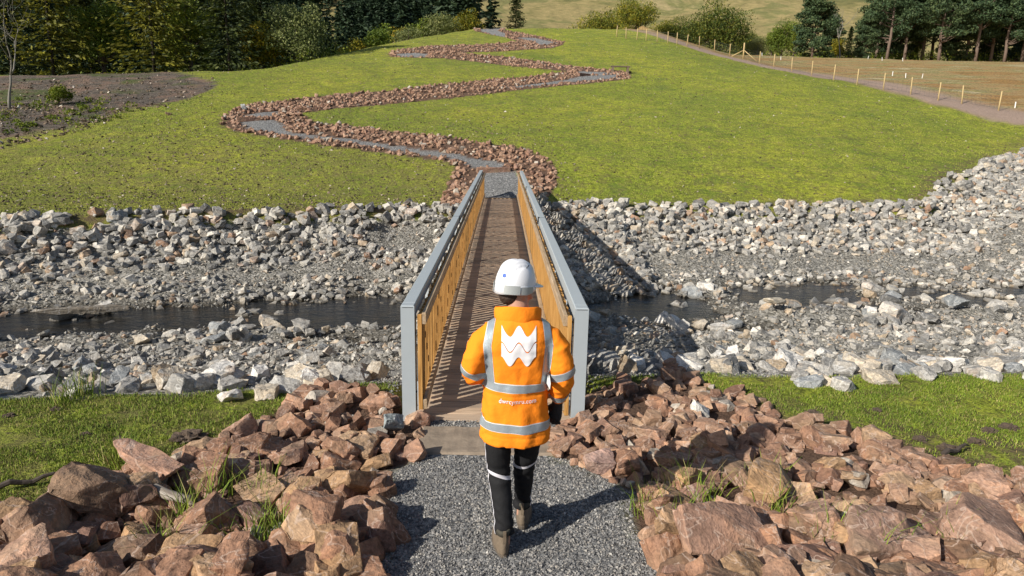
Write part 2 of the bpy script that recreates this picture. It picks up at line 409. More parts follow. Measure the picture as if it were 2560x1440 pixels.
def ground_material():
    m, t, b = mat_new('ground'); b.inputs['Roughness'].default_value = .95; b.inputs['Specular IOR Level'].default_value = .15
    co = coords(t, 'Object')
    def at(n):
        a = t.nodes.new('ShaderNodeAttribute'); a.attribute_name = n; return a.outputs['Fac']
    nL = noise_n(t, co, .12, 4, .6); nM = noise_n(t, co, .9, 5, .6); nS = noise_n(t, co, 5.5, 5, .7); nF = noise_n(t, co, 28, 4, .7)
    gr = ramp(t, nM.outputs[0], [(.25, (.18, .235, .034)), (.45, (.285, .345, .040)), (.6, (.36, .40, .050)), (.78, (.43, .43, .088))])
    gl = ramp(t, nL.outputs[0], [(.35, (.72, .80, .85)), (.65, (1.12, 1.04, .95))])
    gr = mix(t, 1, gr, gl, 'MULTIPLY')
    gs = ramp(t, nS.outputs[0], [(.36, (.42, .42, .46)), (.5, (1, 1, 1)), (.66, (1.28, 1.24, 1.1))])
    gr = mix(t, 1, gr, gs, 'MULTIPLY')
    gf = ramp(t, nF.outputs[0], [(.36, (.42, .42, .42)), (.5, (1, 1, 1)), (.66, (1.45, 1.42, 1.3))])
    gr = mix(t, 1, gr, gf, 'MULTIPLY')
    cl = ramp(t, noise_n(t, co, .55, 5, .65, .4).outputs[0], [(.56, (0, 0, 0)), (.64, (1, 1, 1))])
    gr = mix(t, math_(t, 'MULTIPLY', cl, .55), gr, (.10, .165, .030))
    # brown thatch and earth showing through the young turf (more on the lower left slope)
    eb = noise_n(t, co, 2.6, 6, .75, .3)
    sx = t.nodes.new('ShaderNodeSeparateXYZ'); t.links.new(co, sx.inputs[0])
    lx = t.nodes.new('ShaderNodeMapRange'); t.links.new(sx.outputs[0], lx.inputs[0]); lx.inputs[1].default_value = -2; lx.inputs[2].default_value = 3; lx.inputs[3].default_value = .10; lx.inputs[4].default_value = 0
    ly = t.nodes.new('ShaderNodeMapRange'); t.links.new(sx.outputs[1], ly.inputs[0]); ly.inputs[1].default_value = 38; ly.inputs[2].default_value = 28; ly.inputs[3].default_value = .25; ly.inputs[4].default_value = 1
    lf = math_(t, 'MULTIPLY', lx.outputs[0], ly.outputs[0])
    ef = ramp(t, math_(t, 'ADD', eb.outputs[0], lf), [(.47, (0, 0, 0)), (.64, (1, 1, 1))])
    c = mix(t, math_(t, 'MULTIPLY', ef, .72), gr, (.19, .165, .060))
    sp_ = ramp(t, noise_n(t, co, 8.5, 5, .75, .5).outputs[0], [(.545, (0, 0, 0)), (.61, (1, 1, 1))])
    c = mix(t, math_(t, 'MULTIPLY', sp_, .8), c, (.13, .105, .050))
    earth = mix(t, nS.outputs[0], (.085, .058, .040), (.21, .145, .095))
    c = mix(t, math_(t, 'MULTIPLY', at('worn'), ramp(t, eb.outputs[0], [(.38, (0, 0, 0)), (.58, (1, 1, 1))])), c, earth)
    soil = mix(t, ramp(t, noise_n(t, co, 3.2, 7, .75, .3).outputs[0], [(.35, (0, 0, 0)), (.65, (1, 1, 1))]), (.045, .037, .029), (.19, .16, .13))
    soil = mix(t, ramp(t, noise_n(t, co, .5, 5, .7).outputs[0], [(.5, (0, 0, 0)), (.62, (1, 1, 1))]), soil, (.20, .135, .10))
    gp = ramp(t, noise_n(t, co, .35, 4, .6).outputs[0], [(.52, (0, 0, 0)), (.62, (1, 1, 1))])
    soil = mix(t, math_(t, 'MULTIPLY', gp, .8), soil, (.075, .10, .025))
    c = mix(t, at('soil'), c, soil)
    mp = t.nodes.new('ShaderNodeMapping'); t.links.new(co, mp.inputs[0]); mp.inputs['Scale'].default_value = (.5, 1.6, 1)
    fN = noise_n(t, mp.outputs[0], .28, 7, .7, .5)
    field = ramp(t, fN.outputs[0], [(.32, (.20, .18, .07)), (.42, (.33, .19, .07)), (.5, (.38, .27, .13)), (.57, (.25, .23, .085)), (.68, (.56, .45, .29))])
    field = mix(t, 1, field, gs, 'MULTIPLY')
    c = mix(t, at('field'), c, field)
    pink = mix(t, nS.outputs[0], (.25, .18, .14), (.46, .345, .27))
    c = mix(t, at('pink'), c, pink)
    mN = noise_n(t, co, .035, 9, .66, .8)
    moor = ramp(t, mN.outputs[0], [(.33, (.10, .11, .045)), (.42, (.21, .19, .075)), (.5, (.32, .26, .12)), (.57, (.17, .175, .065)), (.68, (.40, .32, .17))])
    mo2 = noise_n(t, co, .4, 6, .75); moor = mix(t, 1, moor, ramp(t, mo2.outputs[0], [(.3, (.62, .64, .6)), (.7, (1.25, 1.2, 1.15))]), 'MULTIPLY')
    c = mix(t, at('moor'), c, moor)
    bare = mix(t, nS.outputs[0], (.09, .055, .038), (.19, .12, .082))
    c = mix(t, at('bare'), c, bare)
    vo = t.nodes.new('ShaderNodeTexVoronoi'); vo.inputs['Scale'].default_value = 32; t.links.new(co, vo.inputs['Vector'])
    sv_ = t.nodes.new('ShaderNodeSeparateColor'); t.links.new(vo.outputs['Color'], sv_.inputs[0])
    grav = ramp(t, sv_.outputs[0], [(0, (.10, .10, .10)), (.4, (.20, .20, .198)), (.8, (.30, .30, .29)), (1, (.5, .49, .46))])
    vo2 = t.nodes.new('ShaderNodeTexVoronoi'); vo2.inputs['Scale'].default_value = 15; t.links.new(co, vo2.inputs['Vector'])
    sv2 = t.nodes.new('ShaderNodeSeparateColor'); t.links.new(vo2.outputs['Color'], sv2.inputs[0])
    bed = ramp(t, sv2.outputs[0], [(0, (.15, .142, .12)), (.35, (.25, .235, .20)), (.7, (.345, .325, .28)), (1, (.50, .475, .42))])
    wz = t.nodes.new('ShaderNodeMapRange'); t.links.new(sx.outputs[2], wz.inputs[0]); wz.inputs[1].default_value = -1.74; wz.inputs[2].default_value = -1.55; wz.inputs[3].default_value = 1; wz.inputs[4].default_value = 0
    bed = mix(t, wz.outputs[0], bed, (.035, .026, .014))
    c = mix(t, at('bed'), c, bed)
    c = mix(t, at('gravel'), c, grav)
    t.links.new(c, b.inputs['Base Color'])
    h1 = math_(t, 'MULTIPLY', vo.outputs['Distance'], at('gravel'))
    h2 = math_(t, 'MULTIPLY', vo2.outputs['Distance'], at('bed'))
    p1 = bump(t, b, nS.outputs[0], .9, .16)
    p2 = bump(t, b, nF.outputs[0], .9, .045, p1)
    p3 = bump(t, b, h1, -.8, .02, p2) if False else p2
    n = t.nodes.new('ShaderNodeBump'); n.invert = True; n.inputs['Strength'].default_value = .9; n.inputs['Distance'].default_value = .02
    t.links.new(h1, n.inputs['Height']); t.links.new(p2, n.inputs['Normal'])
    n2 = t.nodes.new('ShaderNodeBump'); n2.invert = True; n2.inputs['Strength'].default_value = .9; n2.inputs['Distance'].default_value = .05
    t.links.new(h2, n2.inputs['Height']); t.links.new(n.outputs[0], n2.inputs['Normal'])
    t.links.new(n2.outputs[0], b.inputs['Normal'])
    return m
me = mesh_np('ground', V, Fq, ground_material(), True)
for nm, A in (('gravel', A_gravel), ('bed', A_bed), ('bare', A_bare), ('worn', A_worn), ('soil', A_soil), ('field', A_field), ('pink', A_pink), ('moor', A_moor)):
    a = me.attributes.new(nm, 'FLOAT', 'POINT'); a.data.foreach_set('value', np.asarray(A, np.float32))
tag(link('ground', me), kind='structure')

# water of the stream
def water_material():
    m, t, b = mat_new('stream_water')
    b.inputs['Base Color'].default_value = (.022, .018, .010, 1); b.inputs['Roughness'].default_value = .06
    b.inputs['IOR'].default_value = 1.33; b.inputs['Specular IOR Level'].default_value = .5
    co = coords(t); mp = t.nodes.new('ShaderNodeMapping'); t.links.new(co, mp.inputs[0]); mp.inputs['Scale'].default_value = (.6, 1.4, 1)
    n = noise_n(t, mp.outputs[0], 5, 5, .6, .6); bump(t, b, n.outputs[0], .45, .05)
    nb = noise_n(t, co, 1.3, 5, .6)
    c = ramp(t, nb.outputs[0], [(.35, (.004, .005, .006)), (.55, (.010, .009, .006)), (.7, (.035, .024, .011))])
    t.links.new(c, b.inputs['Base Color'])
    return m
wx = np.arange(-40, 45, .5); V = []
for i, x in enumerate(wx):
    a = float(near_edge(np.array([x]))[0]); b = float(far_edge(np.array([x]))[0])
    V += [(x, a+(b-a)*.34, -1.70), (x, a+(b-a)*.76, -1.70)]
V = np.array(V); Fw = np.array([(2*i, 2*i+2, 2*i+3, 2*i+1) for i in range(len(wx)-1)])
tag(link('water', mesh_np('water', V, Fw, water_material(), True)), kind='structure')

# ---------------------------------------------------------------- rocks
def rock_bm(seed, planes=11, flat=(1, .75, .55), blocky=.5):
    r = random.Random(seed); bm = bmesh.new(); bmesh.ops.create_cube(bm, size=2)
    for v in bm.verts: v.co = Vector((v.co.x*flat[0], v.co.y*flat[1], v.co.z*flat[2]))
    for k in range(planes):
        if r.random() < blocky:
            ax = r.choice([(1, 0, 0), (-1, 0, 0), (0, 1, 0), (0, -1, 0), (0, 0, 1), (0, 0, -1)])
            n = Vector(ax)+Vector([r.uniform(-.45, .45) for _ in range(3)])
        else: n = Vector([r.gauss(0, 1) for _ in range(3)])
        n.normalize()
        s = math.sqrt((n.x*flat[0])**2+(n.y*flat[1])**2+(n.z*flat[2])**2)*r.uniform(.74, 1.08)
        bmesh.ops.bisect_plane(bm, geom=bm.verts[:]+bm.edges[:]+bm.faces[:], plane_co=n*s, plane_no=n, clear_outer=True)
        ed = [e for e in bm.edges if e.is_boundary]
        if ed: bmesh.ops.holes_fill(bm, edges=ed)
    bmesh.ops.remove_doubles(bm, verts=bm.verts, dist=.03)
    return bm
def norm_bm(bm):
    mx = max(v.co.length for v in bm.verts)
    c = sum((v.co for v in bm.verts), Vector())/len(bm.verts)
    for v in bm.verts: v.co = (v.co-c)/mx
def rock_hi(seed, mat, flat, blocky, rough=.035, round_=.05, name='rock'):
    bm = rock_bm(seed, 12, flat, blocky); norm_bm(bm)
    bmesh.ops.bevel(bm, geom=bm.edges[:], offset=round_, segments=2, affect='EDGES', profile=.6, clamp_overlap=True)
    bmesh.ops.triangulate(bm, faces=bm.faces[:])
    for it in range(3):
        ed = [e for e in bm.edges if e.calc_length() > .15]
        if ed: bmesh.ops.subdivide_edges(bm, edges=ed, cuts=1)
        bmesh.ops.triangulate(bm, faces=bm.faces[:])
    bm.normal_update(); off = Vector((seed*3.1, seed*1.7, 0))
    dsp = []
    for v in bm.verts:
        p = v.co+off
        d = noise.fractal(p*2.1, 1.0, 2.0, 5)*rough*1.3+abs(noise.noise(p*3.7))*rough*-1.2+noise.noise(p*11)*rough*.35
        dsp.append(v.normal*d)
    for v, d in zip(bm.verts, dsp): v.co += d
    me = bpy.data.meshes.new(name); bm.to_mesh(me); bm.free(); me.materials.append(mat)
    me.polygons.foreach_set('use_smooth', [True]*len(me.polygons))
    try: me.set_sharp_from_angle(angle=R(32))
    except Exception: pass
    return me
def rock_lo(seed, flat, blocky, sub=False):
    bm = rock_bm(seed, 9, flat, blocky); norm_bm(bm)
    if sub:
        bmesh.ops.bevel(bm, geom=bm.edges[:], offset=.06, segments=1, affect='EDGES', clamp_overlap=True)
    bmesh.ops.triangulate(bm, faces=bm.faces[:])
    bm.verts.ensure_lookup_table()
    V = np.array([v.co[:] for v in bm.verts]); Fc = np.array([[v.index for v in f.verts] for f in bm.faces]); bm.free()
    return V, Fc
SH = [(1, .8, .6), (1, .65, .45), (1, .85, .75), (1, .55, .4), (1, .7, .32), (1, .9, .55)]
HI_R = [rock_hi(100+i, M_red_i, SH[i % 6], .62, .040, .035) for i in range(26)]
HI_G = [rock_hi(300+i, M_gry_i, SH[(i*5) % 6], .45, .045, .05) for i in range(22)]
LO = [rock_lo(500+i, SH[i % 6], .5, i % 2 == 0) for i in range(22)]
PB = [rock_lo(700+i, (1, .8, .6), .3) for i in range(8)]
def tiny(seed):   # an 8-faced chip
    r = np.random.default_rng(seed)
    V = np.array([(1, 0, 0), (-1, 0, 0), (0, .8, 0), (0, -.8, 0), (0, 0, .55), (0, 0, -.55)])*r.uniform(.6, 1.1, (6, 1))+r.normal(0, .15, (6, 3))
    Fc = np.array([(0, 2, 4), (2, 1, 4), (1, 3, 4), (3, 0, 4), (2, 0, 5), (1, 2, 5), (3, 1, 5), (0, 3, 5)]); return V, Fc
TN = [tiny(i) for i in range(12)]

def scatter_mesh(protos, P, S, E, idx=None):
    """P (n,3) positions, S (n,3) scale, E (n,3) euler; merges copies of proto arrays"""
    n = len(P); idx = rng.integers(0, len(protos), n) if idx is None else idx
    ca, sa = np.cos(E), np.sin(E)
    Rz = np.zeros((n, 3, 3)); Ry = Rz.copy(); Rx = Rz.copy()
    Rz[:, 0, 0] = ca[:, 2]; Rz[:, 0, 1] = -sa[:, 2]; Rz[:, 1, 0] = sa[:, 2]; Rz[:, 1, 1] = ca[:, 2]; Rz[:, 2, 2] = 1
    Ry[:, 0, 0] = ca[:, 1]; Ry[:, 0, 2] = sa[:, 1]; Ry[:, 2, 0] = -sa[:, 1]; Ry[:, 2, 2] = ca[:, 1]; Ry[:, 1, 1] = 1
    Rx[:, 1, 1] = ca[:, 0]; Rx[:, 1, 2] = -sa[:, 0]; Rx[:, 2, 1] = sa[:, 0]; Rx[:, 2, 2] = ca[:, 0]; Rx[:, 0, 0] = 1
    Rm = Rz @ Ry @ Rx
    VV = []; FF = []; o = 0
    for k, (pv, pf) in enumerate(protos):
        sel = np.where(idx == k)[0]
        if not len(sel): continue
        v = pv[None]*S[sel][:, None, :]
        v = np.einsum('nij,nvj->nvi', Rm[sel], v)+P[sel][:, None, :]
        VV.append(v.reshape(-1, 3))
        FF.append((pf[None]+(np.arange(len(sel))*len(pv))[:, None, None]+o).reshape(-1, pf.shape[1])); o += len(sel)*len(pv)
    return np.concatenate(VV), FF

class Stack:
    def __init__(s, x0, x1, y0, y1, res):
        s.x0, s.y0, s.res = x0, y0, res
        s.nx = int((x1-x0)/res); s.ny = int((y1-y0)/res)
        gx, gy = np.meshgrid(x0+res*np.arange(s.nx), y0+res*np.arange(s.ny), indexing='ij')
        s.H = ground(gx, gy)
    def put(s, x, y, r, h, sink=.35):
        i0 = int((x-r-s.x0)/s.res); i1 = int((x+r-s.x0)/s.res)+1; j0 = int((y-r-s.y0)/s.res); j1 = int((y+r-s.y0)/s.res)+1
        i0 = max(i0, 0); j0 = max(j0, 0); i1 = min(i1, s.nx); j1 = min(j1, s.ny)
        if i1-i0 < 1 or j1-j0 < 1: return None
        W = s.H[i0:i1, j0:j1]
        ii, jj = np.meshgrid(np.arange(i0, i1), np.arange(j0, j1), indexing='ij')
        d2 = ((s.x0+ii*s.res-x)**2+(s.y0+jj*s.res-y)**2)/r**2
        mk = d2 < 1
        if not mk.any(): return None
        base = W[mk].mean()
        cz = base+h*(1-sink*2)*.9
        top = cz+h*np.sqrt(np.clip(1-d2, 0, 1))*.5
        W[mk] = np.maximum(W[mk], top[mk]); return cz

rocks = []   # dict: kind, x,y,z, s, e, zone
def add_rocks(st, kind, zone, n, xr, yr, size, test, tilt=.5, sink=.3, zone_fn=None):
    X = rng.uniform(*xr, n); Y = rng.uniform(*yr, n); S = size(X, Y, n)
    z = ground(X, Y); px, py, pz = project(np.stack([X, Y, z], -1))
    ok = test(X, Y, px, py) & (pz > .2)
    for x, y, s in zip(X[ok], Y[ok], S[ok]):
        cz = st.put(x, y, s*.62, s*.42, sink)
        if cz is None: continue
        rocks.append([kind, zone, x, y, cz, s, (rng.normal(0, tilt), rng.normal(0, tilt), rng.uniform(0, 6.28))])
st1 = Stack(-9, 12, -.5, 9.5, .025)
def sz(lo, hi, k=2.0):
    return lambda X, Y, n: (lo+(hi-lo)*rng.random(n)**k)*.5
front_ok = lambda X, Y: ~((np.abs(X-.12) < .95) & (Y < 5.6)) 
inL = lambda X, Y, px, py: inpoly(px, py, RL) & (Y > 2.0) & (Y < 7.2)
inR = lambda X, Y, px, py: inpoly(px, py, RRr) & (Y > 2.0) & (Y < 7.4)
def foot(X, Y): return np.clip(1.18-.13*(Y-3), .80, 1.18)
def szf(lo, hi, k=2.0):
    return lambda X, Y, n: (lo+(hi-lo)*rng.random(n)**k)*.5*foot(X, Y)
add_rocks(st1, 'red', 'left', 1300, (-5.5, 0), (2., 7.2), szf(.10, .20), inL, .5, .3)
add_rocks(st1, 'red', 'right', 2200, (.3, 8.5), (2., 7.4), szf(.10, .20), inR, .5, .3)
add_rocks(st1, 'red', 'left', 1200, (-5.5, 0), (2., 7.2), szf(.17, .42, 1.2), inL, .36, .34)
add_rocks(st1, 'red', 'right', 2500, (.3, 8.5), (2., 7.4), szf(.17, .39, 1.3), inR, .36, .34)
# channel stones
st2 = Stack(-30, 42, 5, 45, .06)
def tch(X, Y): return (Y-near_edge(X))/(far_edge(X)-near_edge(X))
vis = lambda px, py: (px > -500) & (px < 3060)
def dens(X, Y):
    t = tch(X, Y)
    d = np.interp(t, [0, .02, .4, .45, .5, .58, .62, .67, .72, .75, .79, .82, .86, 1.0], [1, 1, 1, .9, .25, .16, .55, 1, .8, .2, .15, .8, 1, 1])
    d = np.clip(d+.5*fbm(X, Y, 2.2, 3, 12)*((t < .45)+(t > .63))*(t > .42)*(t < .86), .02, 1)
    d = np.where((X > 3) & (t > .42) & (t < .62), np.maximum(d, .20), d)
    # gravel patch beside the far end of the bridge
    return np.where(np.hypot(X+3.0, Y-20.9) < 1.1, .05, d)
def chtest(X, Y, px, py):
    t = tch(X, Y); far = (Y > 9) | (np.abs(X) > 1.2)
    return ~((np.abs(X) < .95) & ((Y < 7.2) | (Y > 24.6))) & (t > .012) & (t < .985) & vis(px, py) & (rng.random(len(X)) < dens(X, Y)) & ~(inpoly(px, py, RL) | inpoly(px, py, RRr))
def szc(lo, hi, k):
    def f(X, Y, n):
        t = tch(X, Y)
        m = np.interp(t, [0, .06, .12, .4, .6, .75, .85, 1], [1.0, .8, .68, .62, .72, .70, .95, 1.15])
        return (lo+(hi-lo)*rng.random(n)**k)*.5*m
    return f
add_rocks(st2, 'grey', 'bed', 21000, (-22, 38), (5.5, 40), szc(.13, .28, 2), chtest, .5, .3)
add_rocks(st2, 'grey', 'bed', 11500, (-22, 38), (5.5, 40), szc(.30, .56, 2), chtest, .45, .3)
add_rocks(st2, 'grey', 'water', 2200, (-16, 26), (12.5, 18.5), sz(.22, .66, 1.7), lambda X, Y, px, py: (tch(X, Y) > .42) & (tch(X, Y) < .67) & vis(px, py) & (np.abs(X) > 1.0) & (rng.random(len(X)) < np.where(X > 1, .8*(fbm(X, Y, 1.5, 2, 31) > -.06), .7*(fbm(X, Y, 1.5, 2, 31) > .16))), .3, .20)
add_rocks(st2, 'grey', 'bed', 30000, (-22, 38), (16, 40), szc(.24, .50, 1.5), lambda X, Y, px, py: (Y > 16) & (np.abs(X) > .9) & (tch(X, Y) > .58) & (tch(X, Y) < 1.005) & vis(px, py) & (rng.random(len(X)) < dens(X, Y)), .4, .3)
add_rocks(st2, 'grey', 'bed', 2600, (.85, 4.2), (17.5, 25.6), sz(.22, .50, 1.4), lambda X, Y, px, py: (tch(X, Y) > .6) & (tch(X, Y) < 1.0) & (rng.random(len(X)) < .8), .4, .28)
add_rocks(st2, 'grey', 'bed', 900, (-3.6, -.85), (18.5, 25.2), sz(.18, .42, 1.4), lambda X, Y, px, py: (tch(X, Y) > .72) & (tch(X, Y) < 1.0) & (np.hypot(X+2.6, Y-21.2) > 1.3) & (rng.random(len(X)) < .7), .4, .28)
# pale boulders kept at the turf edge of the near bank
def edge_t(X, Y, px, py): return (tch(X, Y) > -.02) & (tch(X, Y) < .055) & (np.abs(X+.1) > 1.7) & ~(inpoly(px, py, RL) | inpoly(px, py, RRr))
add_rocks(st2, 'pale', 'edge', 3000, (-9, 12), (5, 9), sz(.26, .50, 1.3), lambda X, Y, px, py: edge_t(X, Y, px, py) & (rng.random(len(X)) < .17), .25, .34)
# red stone borders of the zigzag path
def band(i):
    def f(X, Y, px, py):
        ok = inpoly(px, py, BANDS[i]) & (Y > 22.3) & ~((np.abs(X) < .8) & (Y < 26.2))
        for g in GRAV: ok &= ~inpoly(px, py, g)
        return ok
    return f
st3 = Stack(-25, 22, 20, 110, .12)
for i, (n, xr, yr) in enumerate([(16500, (-24, 4), (22, 50)), (15000, (-22, 14), (34, 66)), (9000, (-18, 14), (54, 80)), (8000, (-18, 12), (64, 92)), (5000, (-9, 12), (74, 105))]):
    add_rocks(st3, 'redfar', 'band%d' % i, n, xr, yr, sz(.16, .40, 1.7), band(i), .5, .28)

RED_TONES = [('reddish brown', (.315, .190, .130)), ('dusky purple brown', (.24, .150, .120)), ('tan', (.42, .30, .20)), ('pinkish', (.40, .265, .20)), ('ochre brown', (.37, .25, .15)), ('dark brown', (.19, .125, .088)), ('grey', (.36, .355, .33))]
RED_W = [.33, .16, .16, .10, .16, .09, .012]
GRY_TONES = [('mid grey', (.29, .282, .262)), ('dark slate grey', (.17, .170, .165)), ('pale grey', (.43, .415, .38)), ('bluish grey', (.27, .285, .288)), ('cream and rust', (.50, .44, .35)), ('white streaked', (.58, .565, .53)), ('brownish', (.30, .24, .17))]
GRY_W = [.26, .18, .20, .12, .08, .08, .08]
PAL_W = [.06, .03, .25, .08, .24, .30, .04]
PX = np.array([r[2] for r in rocks]); PY = np.array([r[3] for r in rocks]); PZ = np.array([r[4] for r in rocks])
qx, qy, qz = project(np.stack([PX, PY, PZ], -1))
KD = np.array([r[0] for r in rocks]); SZ = np.array([r[5] for r in rocks]); app = SZ/np.maximum(qz, .5)
infr = (qx > -60) & (qx < 2620) & (qy > 0) & (qy < 1500)
def where_red(zone, x, y, px, py):
    if zone == 'left':
        if py > 1330: return 'low in the left corner' if px < 420 else 'at the lower edge'
        if px > 830 and py > 1150: return 'along the left edge of the gravel path'
        if py < 1080: return 'close to the left grey bridge post'
        if px < 420: return 'against the grass on the far left'
        return 'in the middle of the left heap'
    if py > 1330: return 'low in the right corner' if px > 2250 else 'right of the path at the lower edge'
    if px < 1700 and py > 1100: return 'along the right edge of the gravel path'
    if py < 1090 and px < 1900: return 'beside the right grey bridge post'
    if px > 2250: return 'at the far right of the right heap'
    if py < 1150: return 'along the grass edge of the right heap'
    return 'in the middle of the right heap'
def where_grey(x, y, px, py):
    t = float(tch(np.array([x]), np.array([y]))[0]); side = 'left' if px < 1250 else 'right'
    if t < .06: return 'at the near turf edge %s of the bridge' % side
    if t < .42: return 'on the near bank %s of the bridge' % side
    if t < .66: return 'in the stream %s of the bridge' % side
    if t < .86: return 'on the gravel bar %s of the bridge' % side
    return 'on the far bank %s of the bridge' % side
used = {}
ind = set()
for kd, protos in (('red', HI_R), ('grey', HI_G)):
    c = np.where(((KD == kd) | ((KD == 'pale') if kd == 'grey' else False)) & infr)[0]
    # under the person and bridge nothing is lost: pure size order
    c = c[np.argsort(-app[c])][:300]
    for rank, i in enumerate(c):
        ind.add(i)
        kind, zone, x, y, z, s, e = rocks[i]
        pi = int(rng.integers(0, len(protos))); me = protos[pi]
        tones, w = (RED_TONES, RED_W) if kd == 'red' else (GRY_TONES, PAL_W if kind == 'pale' else GRY_W)
        tn = tones[rng.choice(len(tones), p=np.array(w)/sum(w))]
        o = link('red_rock' if kd == 'red' else 'grey_stone', me); o.location = (x, y, z); o.rotation_euler = e
        k = rng.uniform(.85, 1.15, 3); o.scale = (s*k[0]*1.06, s*k[1]*1.06, s*k[2]*1.06)
        v = rng.uniform(.85, 1.15); o.color = (*[a*v for a in tn[1]], 1)
        big = 'large' if s/qz[i] > .055 else ('medium' if s/qz[i] > .028 else 'small')
        shp = {4: 'flat slab', 3: 'long block', 1: 'long block', 2: 'squat block'}.get((pi if kd == 'red' else pi*5) % 6, 'angular rock')
        wh = where_red(zone, x, y, qx[i], qy[i]) if kd == 'red' else where_grey(x, y, qx[i], qy[i])
        lab = '%s %s %s %s' % (big, tn[0], shp, wh)
        tag(o, lab, 'red rock' if kd == 'red' else 'boulder', ('heaped red rocks: ' if kd == 'red' else 'stream stones: ')+lab)
rest = [i for i in range(len(rocks)) if i not in ind]
def stuff_rocks(name, label, cat, sel, mat, protos):
    P = np.array([[rocks[i][2], rocks[i][3], rocks[i][4]] for i in sel]); S = np.array([rocks[i][5] for i in sel])[:, None]*rng.uniform(.82, 1.18, (len(sel), 3))
    E = np.array([rocks[i][6] for i in sel])
    V, Fc = scatter_mesh(protos, P, S, E)
    tag(link(name, mesh_np(name, V, Fc, mat)), label, cat, kind='stuff')
stuff_rocks('red_rubble', 'smaller reddish rubble filling the heaps beside the near gravel path', 'rubble', [i for i in rest if KD[i] == 'red'], M_red_s, LO)
stuff_rocks('grey_rubble', 'thousands of grey stones lining the stream channel on both banks', 'stones', [i for i in rest if KD[i] in ('grey', 'pale')], M_gry_s, LO)
stuff_rocks('path_border_stones', 'reddish stones bordering the zigzag gravel path up the grassy hill', 'stones', [i for i in rest if KD[i] == 'redfar'], M_red_s, LO)

# loose gravel
def chips(name, label, n, xr, yr, size, test, mat, zoff=.0, cat='gravel', protos=TN, flat=1.0):
    X = rng.uniform(*xr, n); Y = rng.uniform(*yr, n); z = ground(X, Y); px, py, pz = project(np.stack([X, Y, z], -1))
    ok = test(X, Y, px, py) & (pz > .2); X = X[ok]; Y = Y[ok]; z = z[ok]; m = len(X)
    S = (size[0]+(size[1]-size[0])*rng.random(m)**2)[:, None]*.5*rng.uniform(.7, 1.2, (m, 3)); S[:, 2] *= flat
    V, Fc = scatter_mesh(protos, np.stack([X, Y, z+zoff+S[:, 2]*.2], -1), S, rng.uniform(-3.1, 3.1, (m, 3))*np.array([.3, .3, 1]))
    return tag(link(name, mesh_np(name, V, Fc, mat)), label, cat, kind='stuff')
def chip_mat(name, stops, nz=60):
    m, t, b = mat_new(name); b.inputs['Roughness'].default_value = .85; b.inputs['Specular IOR Level'].default_value = .35
    g = t.nodes.new('ShaderNodeNewGeometry'); c = ramp(t, g.outputs['Random Per Island'], stops)
    t.links.new(c, b.inputs['Base Color']); return m
M_chip = chip_mat('grey_gravel', [(0, (.085, .085, .085)), (.35, (.175, .173, .168)), (.65, (.27, .262, .25)), (.85, (.31, .285, .25)), (.95, (.38, .36, .32)), (1, (.54, .52, .47))])
M_bedchip = chip_mat('bed_gravel', [(0, (.14, .135, .12)), (.4, (.255, .243, .215)), (.75, (.36, .342, .30)), (.92, (.38, .29, .20)), (1, (.58, .55, .49))])
slab_free = lambda X, Y: ~((X > -.66) & (X < .60) & (Y > 4.93) & (Y < 5.50))
chips('path_gravel', 'dark grey crushed gravel of the near path under the walker', 95000, (-1.2, 1.6), (2.3, 5.72), (.009, .030), lambda X, Y, px, py: inpoly(px, py, PG) & slab_free(X, Y), M_chip)
chips('bed_gravel', 'small stones and grit lying between the boulders of the channel', 120000, (-16, 30), (7, 34), (.04, .15), lambda X, Y, px, py: (tch(X, Y) > .02) & (tch(X, Y) < .97) & (px > -150) & (px < 2710), M_bedchip)
def ingrav(X, Y, px, py):
    ok = np.zeros(len(X), bool)
    for g_ in GRAV: ok |= inpoly(px, py, g_)
    return ok & (Y > 25.9)
chips('hill_path_gravel', 'pale grey gravel surface of the zigzag path on the hill', 160000, (-20, 13), (25.9, 100), (.02, .06), ingrav, M_chip)
chips('bank_gravel', 'dark grit spilled around the near end of the bridge', 14000, (-2.6, 3.2), (5.5, 8.5), (.02, .06), lambda X, Y, px, py: (tch(X, Y) > np.where(np.abs(X) < 1.1, -.05, .0)) & (tch(X, Y) < .2) , M_chip)
M_clod = chip_mat('field_stones', [(0, (.06, .045, .025)), (.6, (.14, .10, .06)), (.88, (.27, .20, .14)), (1, (.55, .50, .42))])
M_soil2 = chip_mat('turf_debris', [(0, (.045, .035, .022)), (.6, (.12, .09, .055)), (.85, (.24, .18, .12)), (1, (.46, .40, .32))])
hillt = lambda X, Y, px, py: (tch(X, Y) > 1.0) & (px > -150) & (px < 2710) & (X < np.interp(Y, [20, 45, 60, 81, 95], [60, 31.8, 29.5, 21, 15]))
def grassy(X, Y, px, py):
    ok = hillt(X, Y, px, py)
    for b_ in BANDS+GRAV: ok &= ~inpoly(px, py, b_)
    return ok & ~((np.abs(X) < .9) & (Y < 29))
chips('hill_stones', 'small stones and earth clods scattered over the grassy hill', 16000, (-34, 36), (19, 96), (.04, .17), grassy, M_clod, cat='stones')

chips('turf_clods', 'dark crumbs of earth and dead stalks littering the lower left slope of the hill', 9000, (-20, 3), (19, 44), (.05, .17), lambda X, Y, px, py: grassy(X, Y, px, py) & (rng.random(len(X)) < np.clip(1.3-(Y-20)/20, .1, 1)), M_soil2, cat='clods')
